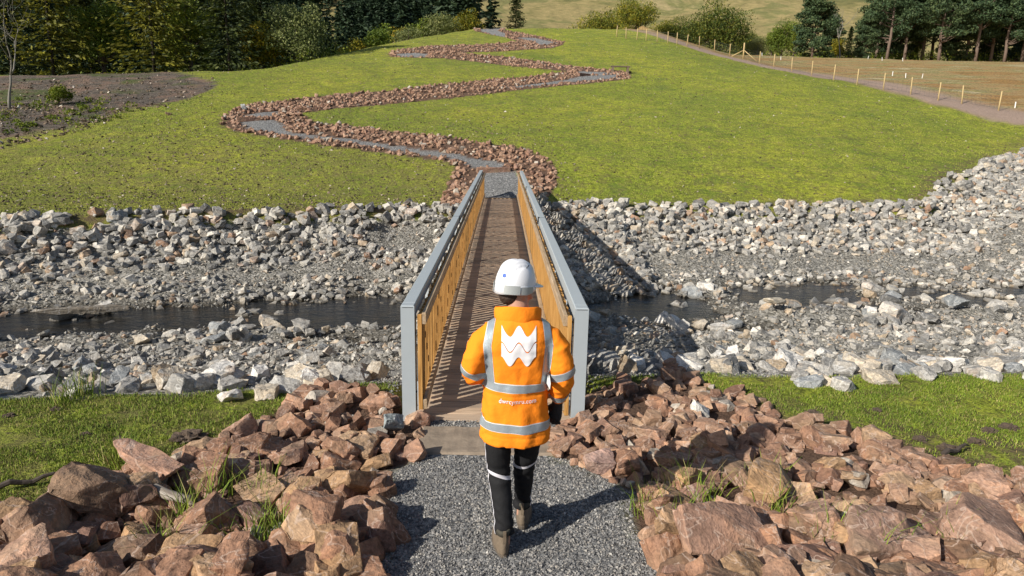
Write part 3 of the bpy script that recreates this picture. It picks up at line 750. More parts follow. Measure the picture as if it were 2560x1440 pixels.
# ---------------------------------------------------------------- grass
def blade_mat(name, stops):
    m, t, b = mat_new(name); b.inputs['Roughness'].default_value = .7; b.inputs['Specular IOR Level'].default_value = .25
    g = t.nodes.new('ShaderNodeNewGeometry'); c = ramp(t, g.outputs['Random Per Island'], stops)
    co = coords(t); n = noise_n(t, co, 1.1, 4, .6)
    c = mix(t, 1, c, ramp(t, n.outputs[0], [(.3, (.66, .72, .7)), (.7, (1.25, 1.15, 1.1))]), 'MULTIPLY')
    t.links.new(c, b.inputs['Base Color']); return m
M_blade = blade_mat('lawn_grass', [(0, (.085, .14, .018)), (.45, (.16, .235, .024)), (.78, (.25, .32, .040)), (.9, (.34, .32, .12)), (1, (.26, .19, .09))])
M_hblade = blade_mat('hill_grass', [(0, (.16, .205, .030)), (.5, (.26, .31, .038)), (.85, (.34, .365, .055)), (1, (.36, .30, .13))])
def blades(name, label, X, Y, h, w, mat):
    n = len(X); z = ground(X, Y); a = rng.uniform(0, 6.28, n); H = h[0]+(h[1]-h[0])*rng.random(n)**1.5; W = w*rng.uniform(.7, 1.3, n)*.5
    ln = rng.normal(0, .45, (n, 2))*H[:, None]
    b0 = np.stack([X-np.cos(a)*W, Y-np.sin(a)*W, z-.01], -1); b1 = np.stack([X+np.cos(a)*W, Y+np.sin(a)*W, z-.01], -1)
    m0 = np.stack([X-np.cos(a)*W*.7+ln[:, 0]*.4, Y-np.sin(a)*W*.7+ln[:, 1]*.4, z+H*.6], -1); m1 = m0+np.stack([np.cos(a)*W*1.4, np.sin(a)*W*1.4, 0*W], -1)
    tp = np.stack([X+ln[:, 0], Y+ln[:, 1], z+H], -1)
    V = np.stack([b0, b1, m0, m1, tp], 1).reshape(-1, 3); o = np.arange(n)*5
    return tag(link(name, mesh_np(name, V, [np.stack([o, o+1, o+3, o+2], -1), np.stack([o+2, o+3, o+4], -1)], mat)), label, 'grass', kind='stuff')
def clustered(n, xr, yr, test, s=.35, thr=-.12):
    X = rng.uniform(*xr, n); Y = rng.uniform(*yr, n); z = ground(X, Y); px, py, pz = project(np.stack([X, Y, z], -1))
    ok = test(X, Y, px, py) & (fbm(X, Y, s, 3, 21) > thr+rng.normal(0, .12, n)) & (pz > .2); return X[ok], Y[ok]
def neart(X, Y, px, py):
    w = sstep(1.9, .3, np.abs((Y-(6.6-.42*X))/.55))*sstep(1.8, 2.6, X)
    return (Y < near_edge(X)+.05) & ~inpoly(px, py, RL) & ~inpoly(px, py, RRr) & ~inpoly(px, py, PG) & (Y > 3.2) & ~((np.abs(X) < 1.0) & (Y > 5.4)) & (rng.random(len(X)) > w*.75)
X, Y = clustered(520000, (-8.5, 10.5), (3.2, 7.4), neart, .30, -.20)
blades('lawn_grass', 'bright green turf on the near bank between the rock heaps and the stream', X, Y, (.010, .034), .006, M_blade)
X, Y = clustered(330000, (-22, 34), (18, 60), lambda X, Y, px, py: grassy(X, Y, px, py) & (rng.random(len(X)) < np.clip(1.5-(Y-18)/34, .15, 1)) & ~(inpoly(px, py, SOIL)), .8, -.16)
blades('hill_grass', 'short grazed grass growing over the hill beyond the stream', X, Y, (.02, .05), .024, M_hblade)
# tufts between the rocks
tufts = [(330, 1180), (1050, 1380), (640, 1370), (700, 1350), (480, 1300), (1760, 1275), (1940, 1300), (1700, 1240), (1900, 1225), (2050, 1370), (300, 1150), (560, 1240), (1620, 1290), (1690, 1330), (2380, 1390), (400, 1400), (160, 1010), (210, 990), (660, 1250), (2180, 1400), (1230, 1030)]
TX = []; TY = []
for tx, ty in tufts:
    p = ray_ground(tx, ty)
    if p is None or abs(p.x-.1) < .6: continue
    k = rng.integers(30, 70); TX += list(p.x+rng.normal(0, .06, k)); TY += list(p.y+rng.normal(0, .05, k))
TX = np.array(TX); TY = np.array(TY)
blades('grass_tufts', 'long green grass tufts growing up between the red rocks', TX, TY, (.14, .34), .007, M_blade)
# ---------------------------------------------------------------- footbridge
M_steel = simple('grey_painted_steel', (.36, .40, .42), .42, 0, 9, .05, .03)
def wood_mat(name, c0, c1, c2, axis, rough=.75, boards=None):
    m, t, b = mat_new(name); b.inputs['Roughness'].default_value = rough; b.inputs['Specular IOR Level'].default_value = .3
    co = coords(t); mp = t.nodes.new('ShaderNodeMapping'); t.links.new(co, mp.inputs[0])
    s = [9, 9, 9]; s[axis] = .7; mp.inputs['Scale'].default_value = s
    n = noise_n(t, mp.outputs[0], 4, 5, .65, .3); n2 = noise_n(t, co, 1.1, 4, .6)
    c = ramp(t, n.outputs[0], [(.3, c0), (.5, c1), (.72, c2)])
    g = t.nodes.new('ShaderNodeNewGeometry')
    c = mix(t, 1, c, ramp(t, g.outputs['Random Per Island'], [(0, (.72, .74, .76)), (.5, (1, 1, 1)), (1, (1.22, 1.16, 1.08))]), 'MULTIPLY')
    c = mix(t, 1, c, ramp(t, n2.outputs[0], [(.3, (.82, .82, .82)), (.7, (1.14, 1.12, 1.1))]), 'MULTIPLY')
    t.links.new(c, b.inputs['Base Color'])
    if boards:
        w = t.nodes.new('ShaderNodeTexWave'); w.wave_type = 'BANDS'; w.bands_direction = 'Y'; w.inputs['Scale'].default_value = boards
        t.links.new(co, w.inputs['Vector'])
        h = math_(t, 'ADD', w.outputs['Fac'], n.outputs[0]); bump(t, b, h, .6, .006)
        c2_ = mix(t, ramp(t, w.outputs['Fac'], [(.0, (.45, .45, .45)), (.35, (0, 0, 0))]), c, [v*.4 for v in c0]); t.links.new(c2_, b.inputs['Base Color'])
    else: bump(t, b, n.outputs[0], .4, .004)
    return m
M_deck = wood_mat('weathered_deck_timber', (.36, .27, .19), (.48, .37, .27), (.60, .48, .35), 0, .8, 14)
M_bal = wood_mat('golden_softwood', (.28, .135, .035), (.46, .245, .070), (.60, .36, .13), 2)
M_rail = wood_mat('greyed_rail_timber', (.24, .17, .10), (.36, .26, .16), (.46, .37, .27), 1)
M_bolt = simple('dark_bolt', (.05, .055, .06), .5, .6)
BY0, BY1, BH = 5.67, 25.92, 1.065
br = tag(empty('footbridge', (0, BY0, 0)), 'long narrow footbridge with grey steel beams and golden timber balusters crossing the stony stream', 'bridge')
def bpart(mb, name, mat, smooth=False, parent=None):
    me = mb.mesh(name, mat, smooth)
    me.transform(Matrix.Translation((0, -BY0, 0)))
    return link(name, me, parent or br)
TB = .118
for s in (-1, 1):
    xo, xi = s*.82, s*(.82-TB); x0, x1 = min(xo, xi), max(xo, xi)
    bpart(MB().box(x0, x1, BY0+TB, BY1-TB, BH-TB, BH, .008), 'top_beam', M_steel)
    bpart(MB().box(x0, x1, BY0+TB, BY1-TB, -.15, -.034, .008), 'bottom_beam', M_steel)
    for ya, yb in ((BY0, BY0+TB-.002), (BY1-TB+.002, BY1)):
        bpart(MB().box(x0-.001, x1+.001, ya, yb, -.45, BH+.002, .008), 'end_post', M_steel)
    nb = 26; L = (BY1-BY0-2*TB)/nb; xm = (x0+x1)/2
    for i in range(nb):
        ya = BY0+TB+i*L; yb = ya+L
        a, b_ = (-.034, BH-TB) if i % 2 else (BH-TB, -.034)
        bpart(MB().bar((xm, ya+.01, a), (xm, yb-.01, b_), .034, .034), 'diagonal_brace', M_steel)
    for yj in (11.9, 18.5):
        bpart(MB().box(xi-s*.004-.012, xi-s*.004+.012, yj-.05, yj+.05, BH-.075, BH+.012, .003), 'joint_plate', M_bolt)
        bpart(MB().box(x0-.003, x1+.003, yj-.004, yj+.004, BH-TB-.003, BH+.003), 'joint_seam', M_bolt)
    for zb in (.25, .80):
        bpart(MB().ell((xi-s*.003, BY0+.06, zb), (.007, .010, .010), 10, 6), 'bolt', M_bolt, True)
    bpart(MB().box(x0+.012, x1-.012, BY0-.003, BY0-.0012, BH-.015, BH-.012), 'weld_line', M_bolt)
    # timber infill
    def sx(a, b): return (min(s*a, s*b), max(s*a, s*b))
    ra, rb = sx(.603, .640); pa, pb = sx(.641, .677)
    yy = BY0+.02; n = 0
    for seg in range(6):
        ye = min(BY0+.02+(seg+1)*3.37, BY1-.02)
        bpart(MB().box(ra, rb, yy, ye-.006, .893, .995, .004), 'handrail', M_rail)
        bpart(MB().box(ra, rb, yy, ye-.006, .095, .190, .004), 'bottom_rail', M_rail); yy = ye
    for ya in (BY0+.015, BY1-.06):
        bpart(MB().box(pa, pb, ya, ya+.045, .05, .985, .003), 'timber_post', M_bal)
    rest_ = MB(); rr = random.Random(3+s)
    y = BY0+.12; k = 0
    while y < BY1-.12:
        dz = rr.uniform(-.012, .008); dx = rr.uniform(-.002, .002)
        args = (pa+dx, pb+dx, y-.025, y+.025, .04+rr.uniform(-.01, .01), .975+dz, .003)
        if k < 50: bpart(MB().box(*args), 'baluster', M_bal)
        else: rest_.box(*args[:6])
        y += .121+rr.uniform(-.005, .005); k += 1
    tag(bpart(rest_, 'baluster', M_bal), kind='stuff')
dk = MB(); y = BY0; rr = random.Random(8)
while y < BY1-.1:
    z = rr.uniform(-.002, .002); dx = rr.uniform(-.004, .004)
    dk.box(-.70+dx, .70+dx, y, y+.143, -.032+z, .0+z, .003); y += .149
bpart(dk, 'deck', M_deck)
y = BY0+.3
while y < BY1:
    bpart(MB().box(-.82, .82, y-.04, y+.04, -.16, -.036), 'cross_bearer', M_steel); y += 2.0
bpart(MB().box(-.70, .70, BY1-.095, BY1+.02, -.10, .03, .01), 'end_sill', M_rail)
for s in (-1, 1): bpart(MB().box(s*.45-.05, s*.45+.05, BY0+.12, BY1-.12, -.30, -.162), 'floor_beam', M_steel)
bpart(MB().box(-.72, .72, BY0-.012, BY0-.003, -.14, -.002), 'deck_fascia', M_deck)

# stone slab step in front of the bridge
def slab(name, x0, x1, y0, y1, z0, z1, mat, seed, res=14):
    r = random.Random(seed); bm = bmesh.new(); bmesh.ops.create_cube(bm, size=1)
    for v in bm.verts: v.co = Vector(((x0+x1)/2+v.co.x*(x1-x0)+r.uniform(-.02, .02), (y0+y1)/2+v.co.y*(y1-y0)+r.uniform(-.02, .02), (z0+z1)/2+v.co.z*(z1-z0)))
    bmesh.ops.bevel(bm, geom=bm.edges[:], offset=.015, segments=1, affect='EDGES')
    for it in range(4):
        ed = [e for e in bm.edges if e.calc_length() > .06]
        if ed: bmesh.ops.subdivide_edges(bm, edges=ed, cuts=1, use_grid_fill=True)
    bm.normal_update()
    for v in bm.verts: v.co += v.normal*(noise.fractal(v.co*6, 1, 2, 4)*.009)
    me = bpy.data.meshes.new(name); bm.to_mesh(me); bm.free(); me.materials.append(mat)
    return me
M_slab = simple('sandstone_slab', (.235, .185, .135), .9, 0, 11, .55, 1)
tag(link('stone_step', slab('stone_step', -.63, .50, 4.98, 5.47, -.1, .035, M_slab, 4)), 'wide flat brown stone slab laid as a step before the bridge deck', 'step')
# step stones across the path
for (a, b_, lab) in (((1192, 431), (1275, 426), 'dark step slab across the path just past the bridge'), ((592, 305), (690, 297), 'long thin red step stone at the lowest left bend of the path'), ((1445, 191), (1475, 188), 'thin step stone at the right-hand bend of the path')):
    p = ray_ground(*a); q = ray_ground(*b_); L = (q-p).length
    me = slab('path_step', -L/2, L/2, -.16, .16, -.15, .12, M_red_i, 9)
    o = link('path_step', me); o.location = (p+q)/2+Vector((0, 0, .04)); o.rotation_euler = (0, 0, math.atan2(q.y-p.y, q.x-p.x)); o.color = (.24, .15, .115, 1)
    tag(o, lab, 'step', 'step stones of the zigzag path')

# rock set against the left grey post and other single stones
def one_rock(me, px, py, s, col, label, rot=(0, 0, 0), sc3=(1, 1, 1), dz=0, cat='red rock', z=None, name='red_rock'):
    p = ray_ground(px, py); o = link(name, me); o.location = (p.x, p.y, (p.z if z is None else z)+dz); o.rotation_euler = rot
    o.scale = (s*sc3[0], s*sc3[1], s*sc3[2]); o.color = (*col, 1); tag(o, label, cat); return o
one_rock(HI_R[7], 1052, 1064, .125, (.44, .26, .19), 'pinkish squared block standing against the foot of the left grey bridge post', (.1, .2, .4), (1, 1.1, 1.5), .05)
one_rock(HI_R[12], 1398, 1120, .19, (.36, .22, .16), 'flat veined red block at the right end of the stone step', (.1, .05, .3), (1, 1, .9), .0)
one_rock(HI_R[3], 368, 1222, .36, (.40, .26, .20), 'very long pinkish slab lying on the grass edge of the left heap', (.12, .22, -.45), (1, .55, .5), .20)
one_rock(HI_R[9], 255, 1310, .31, (.26, .18, .13), 'biggest brown boulder with rough pitted face on the left heap', (.2, .5, .7), (1, 1, 1), .22)
one_rock(HI_R[15], 125, 1375, .25, (.27, .18, .13), 'rounded brown boulder at the far left below the turf', (.9, .2, 1.7), (1, 1, 1.05), .18)
one_rock(HI_G[4], 985, 1090, .15, (.27, .31, .32), 'bluish grey rock among the red ones near the left bridge post', (.3, .2, .5), (1, .9, .9), .12, 'boulder', None, 'grey_stone')
one_rock(HI_G[6], 1745, 1055, .13, (.62, .60, .55), 'white lump of rock on top of the right heap', (.3, .6, .1), (1, .8, .8), .12, 'boulder', None, 'grey_stone')
one_rock(HI_R[2], 1800, 905+505, .42, (.33, .215, .165), 'broad dark red slab standing at the lower edge right of the path', (.9, .15, .2), (1, .8, .5), .16)
one_rock(HI_R[20], 2180, 1385, .40, (.31, .21, .165), 'huge squared purple brown block with a flat face at lower right', (.25, -.1, .15), (1, .7, .75), .12)
one_rock(HI_R[5], 2440, 1370, .44, (.36, .24, .185), 'huge sloping pinkish slab at the far right', (.3, .3, .5), (1, .8, .6), .14)
one_rock(HI_R[8], 1500, 1185, .20, (.48, .34, .30), 'pale pink rounded rock by the right edge of the gravel', (.1, .1, .3), (1, .7, .7), .10)
one_rock(HI_R[14], 1915, 1262, .27, (.42, .28, .16), 'ochre block with a clean flat face in the right heap', (.5, .2, .9), (1, .8, .8), .16)
one_rock(HI_G[9], 2235, 800, .52, (.50, .47, .42), 'big cream boulder at the water edge on the right', (.2, .2, .5), (1, .85, .8), .22, 'boulder', None, 'grey_stone')
one_rock(HI_G[13], 2390, 772, .38, (.20, .215, .22), 'smooth dark grey boulder in the stream far right', (.2, .1, .1), (1, .8, .7), .2, 'boulder', None, 'grey_stone')
one_rock(HI_G[2], 1940, 775, .42, (.50, .44, .34), 'yellowish boulder amid the stream right of the bridge', (.2, .1, .7), (1, .6, .6), .22, 'boulder', None, 'grey_stone')
one_rock(HI_G[3], 200, 800, 1.05, (.19, .165, .13), 'long low brown slab of rock lying across the stream on the left', (0, .03, .42), (1, .22, .14), .24, 'boulder', None, 'grey_stone')
one_rock(HI_R[6], 420, 288, .22, (.28, .2, .15), 'single brown stone lying alone on the grass left of the path', (0, .2, .3), (1, .8, .8), .08)
one_rock(HI_G[7], 612, 280, .33, (.40, .42, .42), 'pale grey boulder standing at the left bend of the path', (0, 1.2, .3), (1, .8, .8), .2, 'boulder', None, 'grey_stone')

# weathered log
M_log = wood_mat('bleached_wood', (.09, .07, .055), (.27, .23, .19), (.44, .41, .36), 0)
p = ray_ground(395, 1268); lg = MB(); r = random.Random(5)
lg.tube([(-.30, 0, 0), (-.18, .01, .02), (-.05, .0, .03), (.1, -.01, .025), (.24, .01, .01), (.33, .0, -.02)], [.012, .028, .035, .036, .028, .010], 12)
me = lg.mesh('bleached_log', M_log, True)
for v in me.vertices: v.co += Vector((0, noise.noise(v.co*9)*.012, noise.noise(v.co*13)*.012))
o = link('bleached_log', me); o.location = p+Vector((0, 0, .11)); o.rotation_euler = (0, .12, -.3)
tag(o, 'bleached grey log wedged between red rocks on the left heap', 'log')
M_stick = simple('dark_bark', (.06, .045, .035), .9, 0, 20, .4, .5)
for (a, b_, lab) in (((0, 1232), (165, 1200), 'dark dead branch lying on the turf at the far left'), ((1640+715, 1150), (1650+770, 1128), 'thin dark twig poking out at the right edge of the heap')):
    p = ray_ground(*a)+Vector((0, 0, .04)); q = ray_ground(*b_)+Vector((0, 0, .05)); tb = MB()
    pts = [p.lerp(q, k/6)+Vector((0, 0, .018*math.sin(k*1.7))) for k in range(7)]
    tb.tube(pts, [.02, .022, .018, .018, .014, .012, .006], 7); o = tb.build('branch', M_stick); tag(o, lab, 'branch')
# loose soil mounds in the turf
M_soilc = simple('earth', (.10, .07, .048), .95, 0, 14, .45, 1)
for px_, py_, s in ((470, 1100, .13), (25, 1042, .05), (140, 1030, .045), (300, 1105, .05), (215, 1090, .04), (2475, 1085, .07), (2520, 1075, .08), (2370, 1125, .08), (2300, 1100, .06), (2440, 1110, .07), (2030, 1035, .07), (2190, 1030, .05)):
    p = ray_ground(px_, py_); bm = bmesh.new(); bmesh.ops.create_icosphere(bm, subdivisions=4, radius=1)
    for v in bm.verts:
        v.co = v.co*(1+.55*noise.fractal(v.co*2.9+Vector((px_, 0, 0)), 1, 2, 6)); v.co.z *= .6
    me = bpy.data.meshes.new('molehill'); bm.to_mesh(me); bm.free(); me.materials.append(M_soilc)
    o = link('molehill', me); o.location = p; o.scale = (s, s*.8, s*.8)
    tag(o, 'crumbly clod of dark earth in the turf %s' % ('on the near left bank' if px_ < 1200 else 'at the right edge of the heap'), 'clod', 'earth clods')

# ---------------------------------------------------------------- fence
M_post = simple('new_pine_post', (.46, .34, .16), .7, 0, 6, .12, .3)
M_wire = simple('galvanised_wire', (.07, .075, .075), .5, .5)
FP = [(2496, 277, 47), (2404, 260, 43), (2345, 251, 42), (2276, 237.5, 40), (2208, 225, 40), (2142, 213, 39), (2083.7, 201, 35), (2028.6, 189, 34.5), (1979, 178, 32), (1934, 168, 30), (1898, 160.5, 30), (1858, 147, 38), (1824, 138.5, 27), (1786, 128, 26), (1748, 120.5, 26), (1717, 116, 25.5), (1692, 111, 25), (1669, 108.5, 25), (1643, 104.5, 25), (1615, 102, 22), (1592, 100, 20), (1565, 97, 15), (1541, 93, 10)]
fn = None; tops = []
for i, (a, b_, h) in enumerate(FP):
    p = ray_ground(a, b_)
    if p is None: continue
    if fn is None: fn = tag(empty('wire_fence', p), 'long wire fence of pale yellow posts climbing the hill beside the brown field', 'fence')
    H = 1.3 if i != 11 else 1.75
    rr = random.Random(i); lean = Vector((rr.uniform(-.05, .05), rr.uniform(-.05, .05), 1))
    mb = MB(); rad = .048 if i != 11 else .085
    q = p-fn.location
    mb.tube([q-lean*.1, q+lean*(H*.5), q+lean*(H-.04), q+lean*H], [rad, rad, rad, rad*.75], 8)
    link('post', mb.mesh('post', M_post, True), fn); tops.append((q, lean, H))
    if i == 11:
        for dx, dy in ((-1.3, .25), (1.2, -1.1)):
            g = Vector((p.x+dx, p.y+dy, 0)); g.z = G(g.x, g.y)
            mb = MB().tube([q+lean*.95, g-fn.location+Vector((0, 0, .03))], [.05, .05], 8); link('strut', mb.mesh('strut', M_post, True), fn)
for hz in (.15, .4, .65, .9, 1.12):
    mb = MB()
    for (q, l, H), (q2, l2, H2) in zip(tops[:-1], tops[1:]): mb.bar(q+l*hz, q2+l2*hz, .011, .011)
    link('wire', mb.mesh('wire', M_wire), fn)
mb = MB()
for (q, l, H), (q2, l2, H2) in zip(tops[:-1], tops[1:]):
    n = max(2, int((q2-q).length/.35))
    for k in range(1, n):
        a = q.lerp(q2, k/n); mb.bar(a+Vector((0, 0, .12)), a+Vector((0, 0, .92)), .006, .006)
link('stock_netting', mb.mesh('stock_netting', M_wire), fn)
# small white marker pegs in the field
M_peg = simple('white_peg', (.75, .74, .70), .6)
pg = MB().box(-.03, .03, -.02, .02, -.1, .42, .004).mesh('marker_peg', M_peg)
for i, (a, b_) in enumerate([(2537, 270), (2231, 190), (2264, 195), (2305, 196), (2257, 153), (2205, 152), (2170, 148), (1952, 150), (1905, 140), (2400, 148), (2060, 140), (1985, 134), (2140, 144), (2318, 150)]):
    p = ray_ground(a, b_)
    if p is None: continue
    o = link('marker_peg', pg); o.location = p; o.rotation_euler = (random.uniform(-.15, .15), random.uniform(-.15, .15), random.uniform(0, 3))
    tag(o, 'tiny white marker peg standing in the brown field beyond the fence', 'peg', 'white pegs in the field')
# low wooden bench at the right bend
bn = ray_ground(1550, 183)
be = tag(empty('bench', bn), 'low grey wooden bench at the right bend of the zigzag path', 'bench')
M_bench = simple('old_timber', (.16, .12, .085), .85, 0, 8, .3, .4)
link('seat', MB().box(-.8, .8, -.2, .2, .48, .56, .01).mesh('seat', M_bench), be)
for s in (-.62, .62): link('leg', MB().box(s-.08, s+.08, -.17, .17, -.15, .478).mesh('leg', M_bench), be)

# ---------------------------------------------------------------- trees
def leafmat(name, cols, tl=.25):
    m, t, b = mat_new(name); b.inputs['Roughness'].default_value = .65; b.inputs['Specular IOR Level'].default_value = .25
    g = t.nodes.new('ShaderNodeNewGeometry'); oi = t.nodes.new('ShaderNodeObjectInfo')
    c = ramp(t, g.outputs['Random Per Island'], [(i/(len(cols)-1), k) for i, k in enumerate(cols)])
    n = noise_n(t, coords(t), .55, 3, .6); c = mix(t, 1, c, ramp(t, n.outputs[0], [(.35, (.6, .65, .6)), (.65, (1.35, 1.25, 1.1))]), 'MULTIPLY')
    c = mix(t, 1, c, ramp(t, oi.outputs['Random'], [(0, (.8, .85, .8)), (1, (1.2, 1.12, 1.0))]), 'MULTIPLY')
    t.links.new(c, b.inputs['Base Color'])
    tr = t.nodes.new('ShaderNodeBsdfTranslucent'); ms = t.nodes.new('ShaderNodeMixShader'); ms.inputs[0].default_value = tl
    t.links.new(c, tr.inputs[0]); t.links.new(b.outputs[0], ms.inputs[1]); t.links.new(tr.outputs[0], ms.inputs[2])
    t.links.new(ms.outputs[0], t.nodes['Material Output'].inputs[0]); return m
M_bark = simple('bark', (.10, .075, .055), .9, 0, 5, .4, .8)
M_pbark = simple('pine_bark', (.15, .105, .08), .9, 0, 4, .35, .8)
M_grbark = simple('pale_bark', (.20, .185, .155), .9, 0, 6, .3, .6)
M_dbark = simple('dark_spruce_bark', (.035, .027, .02), .95, 0, 5, .4, .8)
M_spruce = leafmat('spruce_needles', [(.014, .026, .012), (.026, .042, .014), (.05, .07, .018), (.075, .095, .022)], .15)
M_spruce_o = leafmat('spruce_needles_olive', [(.07, .072, .013), (.17, .165, .022), (.29, .27, .035)], .3)
M_fir = leafmat('forest_needles', [(.016, .034, .020), (.030, .056, .032), (.05, .08, .042)], .1)
M_pine = leafmat('pine_needles', [(.035, .065, .035), (.06, .10, .05), (.10, .14, .065)], .15)
M_broad = leafmat('green_leaves', [(.08, .13, .022), (.16, .22, .032), (.27, .31, .05)])
M_autumn = leafmat('yellowing_leaves', [(.09, .12, .014), (.21, .22, .022), (.38, .31, .03), (.33, .25, .035)])
M_willow = leafmat('grey_green_leaves', [(.10, .13, .045), (.20, .235, .09), (.32, .34, .17)])
M_gorse = leafmat('bright_leaves', [(.09, .14, .012), (.16, .21, .018), (.24, .27, .03)])
def cards(C, D, L, W, jitter=.5, g=rng):
    """C centres, D direction, L length, W width -> rhomb leaves"""
    n = len(C); D = D/np.linalg.norm(D, axis=1, keepdims=True)
    U = g.normal(0, 1, (n, 3)); U[:, 2] *= 1-jitter*.6; U -= (U*D).sum(1, keepdims=True)*D; U /= np.linalg.norm(U, axis=1, keepdims=True)+1e-9
    L = np.broadcast_to(L, (n,))[:, None]; W = np.broadcast_to(W, (n,))[:, None]
    V = np.stack([C-D*L*.5, C+U*W*.5, C+D*L*.5, C-U*W*.5], 1).reshape(-1, 3)
    return V, (np.arange(n)*4)[:, None]+np.arange(4)[None]
def spruce_leaves(H, Rm, seed, nlev=40, nb=10, nc=16, base=.02, cs=.36):
    g = np.random.default_rng(seed); C = []; D = []; Lg = []
    for i in range(nlev):
        t = base+(1-base)*(i/nlev)**.92; z = H*t
        Lb = Rm*(1-t)**.72*g.uniform(.82, 1.12)+.15
        for k in range(nb):
            a = g.uniform(0, 6.28); l = Lb*g.uniform(.62, 1.15); dr = -.28+.35*t+g.normal(0, .08)
            s = g.uniform(.0, 1, nc)**.8; side = g.normal(0, .16, nc)*l*(1.1-s)
            dx, dy = math.cos(a), math.sin(a)
            c = np.stack([dx*l*s-dy*side, dy*l*s+dx*side, z+l*s*dr+.18*l*s*s+g.normal(0, .07, nc)], -1)
            C.append(c); d = np.stack([dx+0*s+g.normal(0, .35, nc), dy+g.normal(0, .35, nc), -.25+g.normal(0, .25, nc)], -1); D.append(d)
    C = np.concatenate(C); D = np.concatenate(D)
    return cards(C, D, g.uniform(.8, 1.7, len(C))*cs, g.uniform(.35, .6, len(C))*cs, .8, g)
def blob_leaves(centers, radii, n, size, seed, flat=1.0, upb=0):
    g = np.random.default_rng(seed); C = []
    for c, r in zip(centers, radii):
        d = g.normal(0, 1, (n, 3)); d /= np.linalg.norm(d, axis=1, keepdims=True)
        rr = g.uniform(.35, 1.05, n)**.6
        p = d*rr[:, None]*r; p[:, 2] *= flat; C.append(np.asarray(c)+p)
    C = np.concatenate(C); D = g.normal(0, 1, C.shape); D[:, 2] += upb
    return cards(C, D, g.uniform(.8, 1.5, len(C))*size, g.uniform(.5, .8, len(C))*size, .3, g)
def trunk_mesh(name, H, r, mat, limbs=(), bend=.02, seed=1, top=.9):
    r_ = random.Random(seed); mb = MB(); pts = []; x = y = 0
    for i in range(8):
        t = i/7; pts.append((x, y, H*top*t-.3*(i == 0))); x += r_.gauss(0, bend)*H/7; y += r_.gauss(0, bend)*H/7
    mb.tube(pts, [r*(1-.8*i/7)+.01 for i in range(8)], 8)
    for (c, t0) in limbs:
        k = min(6, max(0, int(t0*7))); s = Vector(pts[k]).lerp(Vector(pts[k+1]), t0*7-k); c = Vector(c)
        m = s.lerp(c, .5)+Vector((r_.uniform(-.15, .15), r_.uniform(-.15, .15), -.08*(c-s).length))
        rr = r*(1-.8*t0)*.5
        mb.tube([s, m, c], [rr, rr*.6, rr*.2], 6)
    return mb.mesh(name, mat, True)
def make_tree(name, trunk_me, V, Fc, leaf, smooth=False):
    o = empty(name); link('trunk', trunk_me, o); link('crown', mesh_np('crown', V, Fc, leaf), o); return o
def mk_spruce(H, Rm, seed, leaf, **k):
    V, Fc = spruce_leaves(H, Rm, seed, **k); return make_tree('spruce_tree', trunk_mesh('trunk', H, H*.008, M_dbark, seed=seed), V, Fc, leaf)
def mk_broad(H, W, seed, leaf, ncl=30, n=170, size=.26, low=.18, bark=M_bark, name='broadleaf_tree', upb=0, shape=1.0):
    g = np.random.default_rng(seed); cs = []; rs = []
    for i in range(ncl):
        d = g.normal(0, 1, 3); d /= np.linalg.norm(d); k = g.uniform(.35, .85)
        zc = H*(low+(1-low)*.5)
        c = np.array([d[0]*W*.5*k, d[1]*W*.5*k, zc+d[2]*H*(1-low)*.5*k])
        taper = 1-.35*max(0, (c[2]/H-.5))*shape; c[:2] *= taper
        cs.append(c); rs.append(g.uniform(.13, .24)*W)
    V, Fc = blob_leaves(cs, rs, n, size, seed, .8, upb)
    limbs = [(c, min(.9, max(.12, .75*c[2]/H*.8))) for c in cs[::3]]
    return make_tree(name, trunk_mesh('trunk', H*.85, H*.02+.05, bark, limbs, .05, seed), V, Fc, leaf)
def mk_pine(H, W, seed, start=.45, ncl=30, n=120, bark=M_pbark):
    g = np.random.default_rng(seed); cs = []; rs = []
    for i in range(ncl):
        t = start+(1-start)*g.random()**.8; a = g.uniform(0, 6.28); w = W*.5*math.sqrt(max(.05, 1-((t-start)/(1-start)*1.0)**2.2))*g.uniform(.25, .95)
        cs.append(np.array([math.cos(a)*w, math.sin(a)*w, H*t])); rs.append(g.uniform(.13, .22)*W)
    V, Fc = blob_leaves(cs, rs, n, .34, seed, .42, .5)
    limbs = [(c-np.array([0, 0, .2]), max(.1, min(.93, (c[2]/H)-.08))) for c in cs[::2]]
    return make_tree('pine_tree', trunk_mesh('trunk', H, H*.014+.06, bark, limbs, .04, seed, .95), V, Fc, 0 or M_pine)
protos_used = set()
def put(proto, px_, py_, scale, label, cat, group=None, rz=None, dist=None, sz_=None, name=None):
    if dist is None: p = ray_ground(px_, py_)
    else:
        d = rt*((px_-1280)/F)+up*(-(py_-720)/F)+fw; k = dist/d.y; x = CX+d.x*k; p = Vector((x, dist, G(x, dist)))
    if proto.name in protos_used: o = copy_tree(proto)
    else: o = proto; protos_used.add(proto.name)
    o.location = p-Vector((0, 0, .1)); o.rotation_euler = (0, 0, random.uniform(0, 6.28) if rz is None else rz)
    s = scale; o.scale = (s, s, s*(sz_ or 1)); tag(o, label, cat, group); return o
SP = [mk_spruce(15, 3.4, 1, M_spruce), mk_spruce(16, 4.0, 2, M_spruce_o), mk_spruce(14, 3.2, 3, M_spruce)]
BR = [mk_broad(7.5, 6.0, 11, M_broad, ncl=34), mk_broad(6, 5.5, 12, M_autumn), mk_broad(6.4, 7, 13, M_willow, ncl=40, n=200, size=.2, low=.02, bark=M_grbark), mk_broad(8.5, 6.5, 14, M_broad, ncl=40, low=.1)]
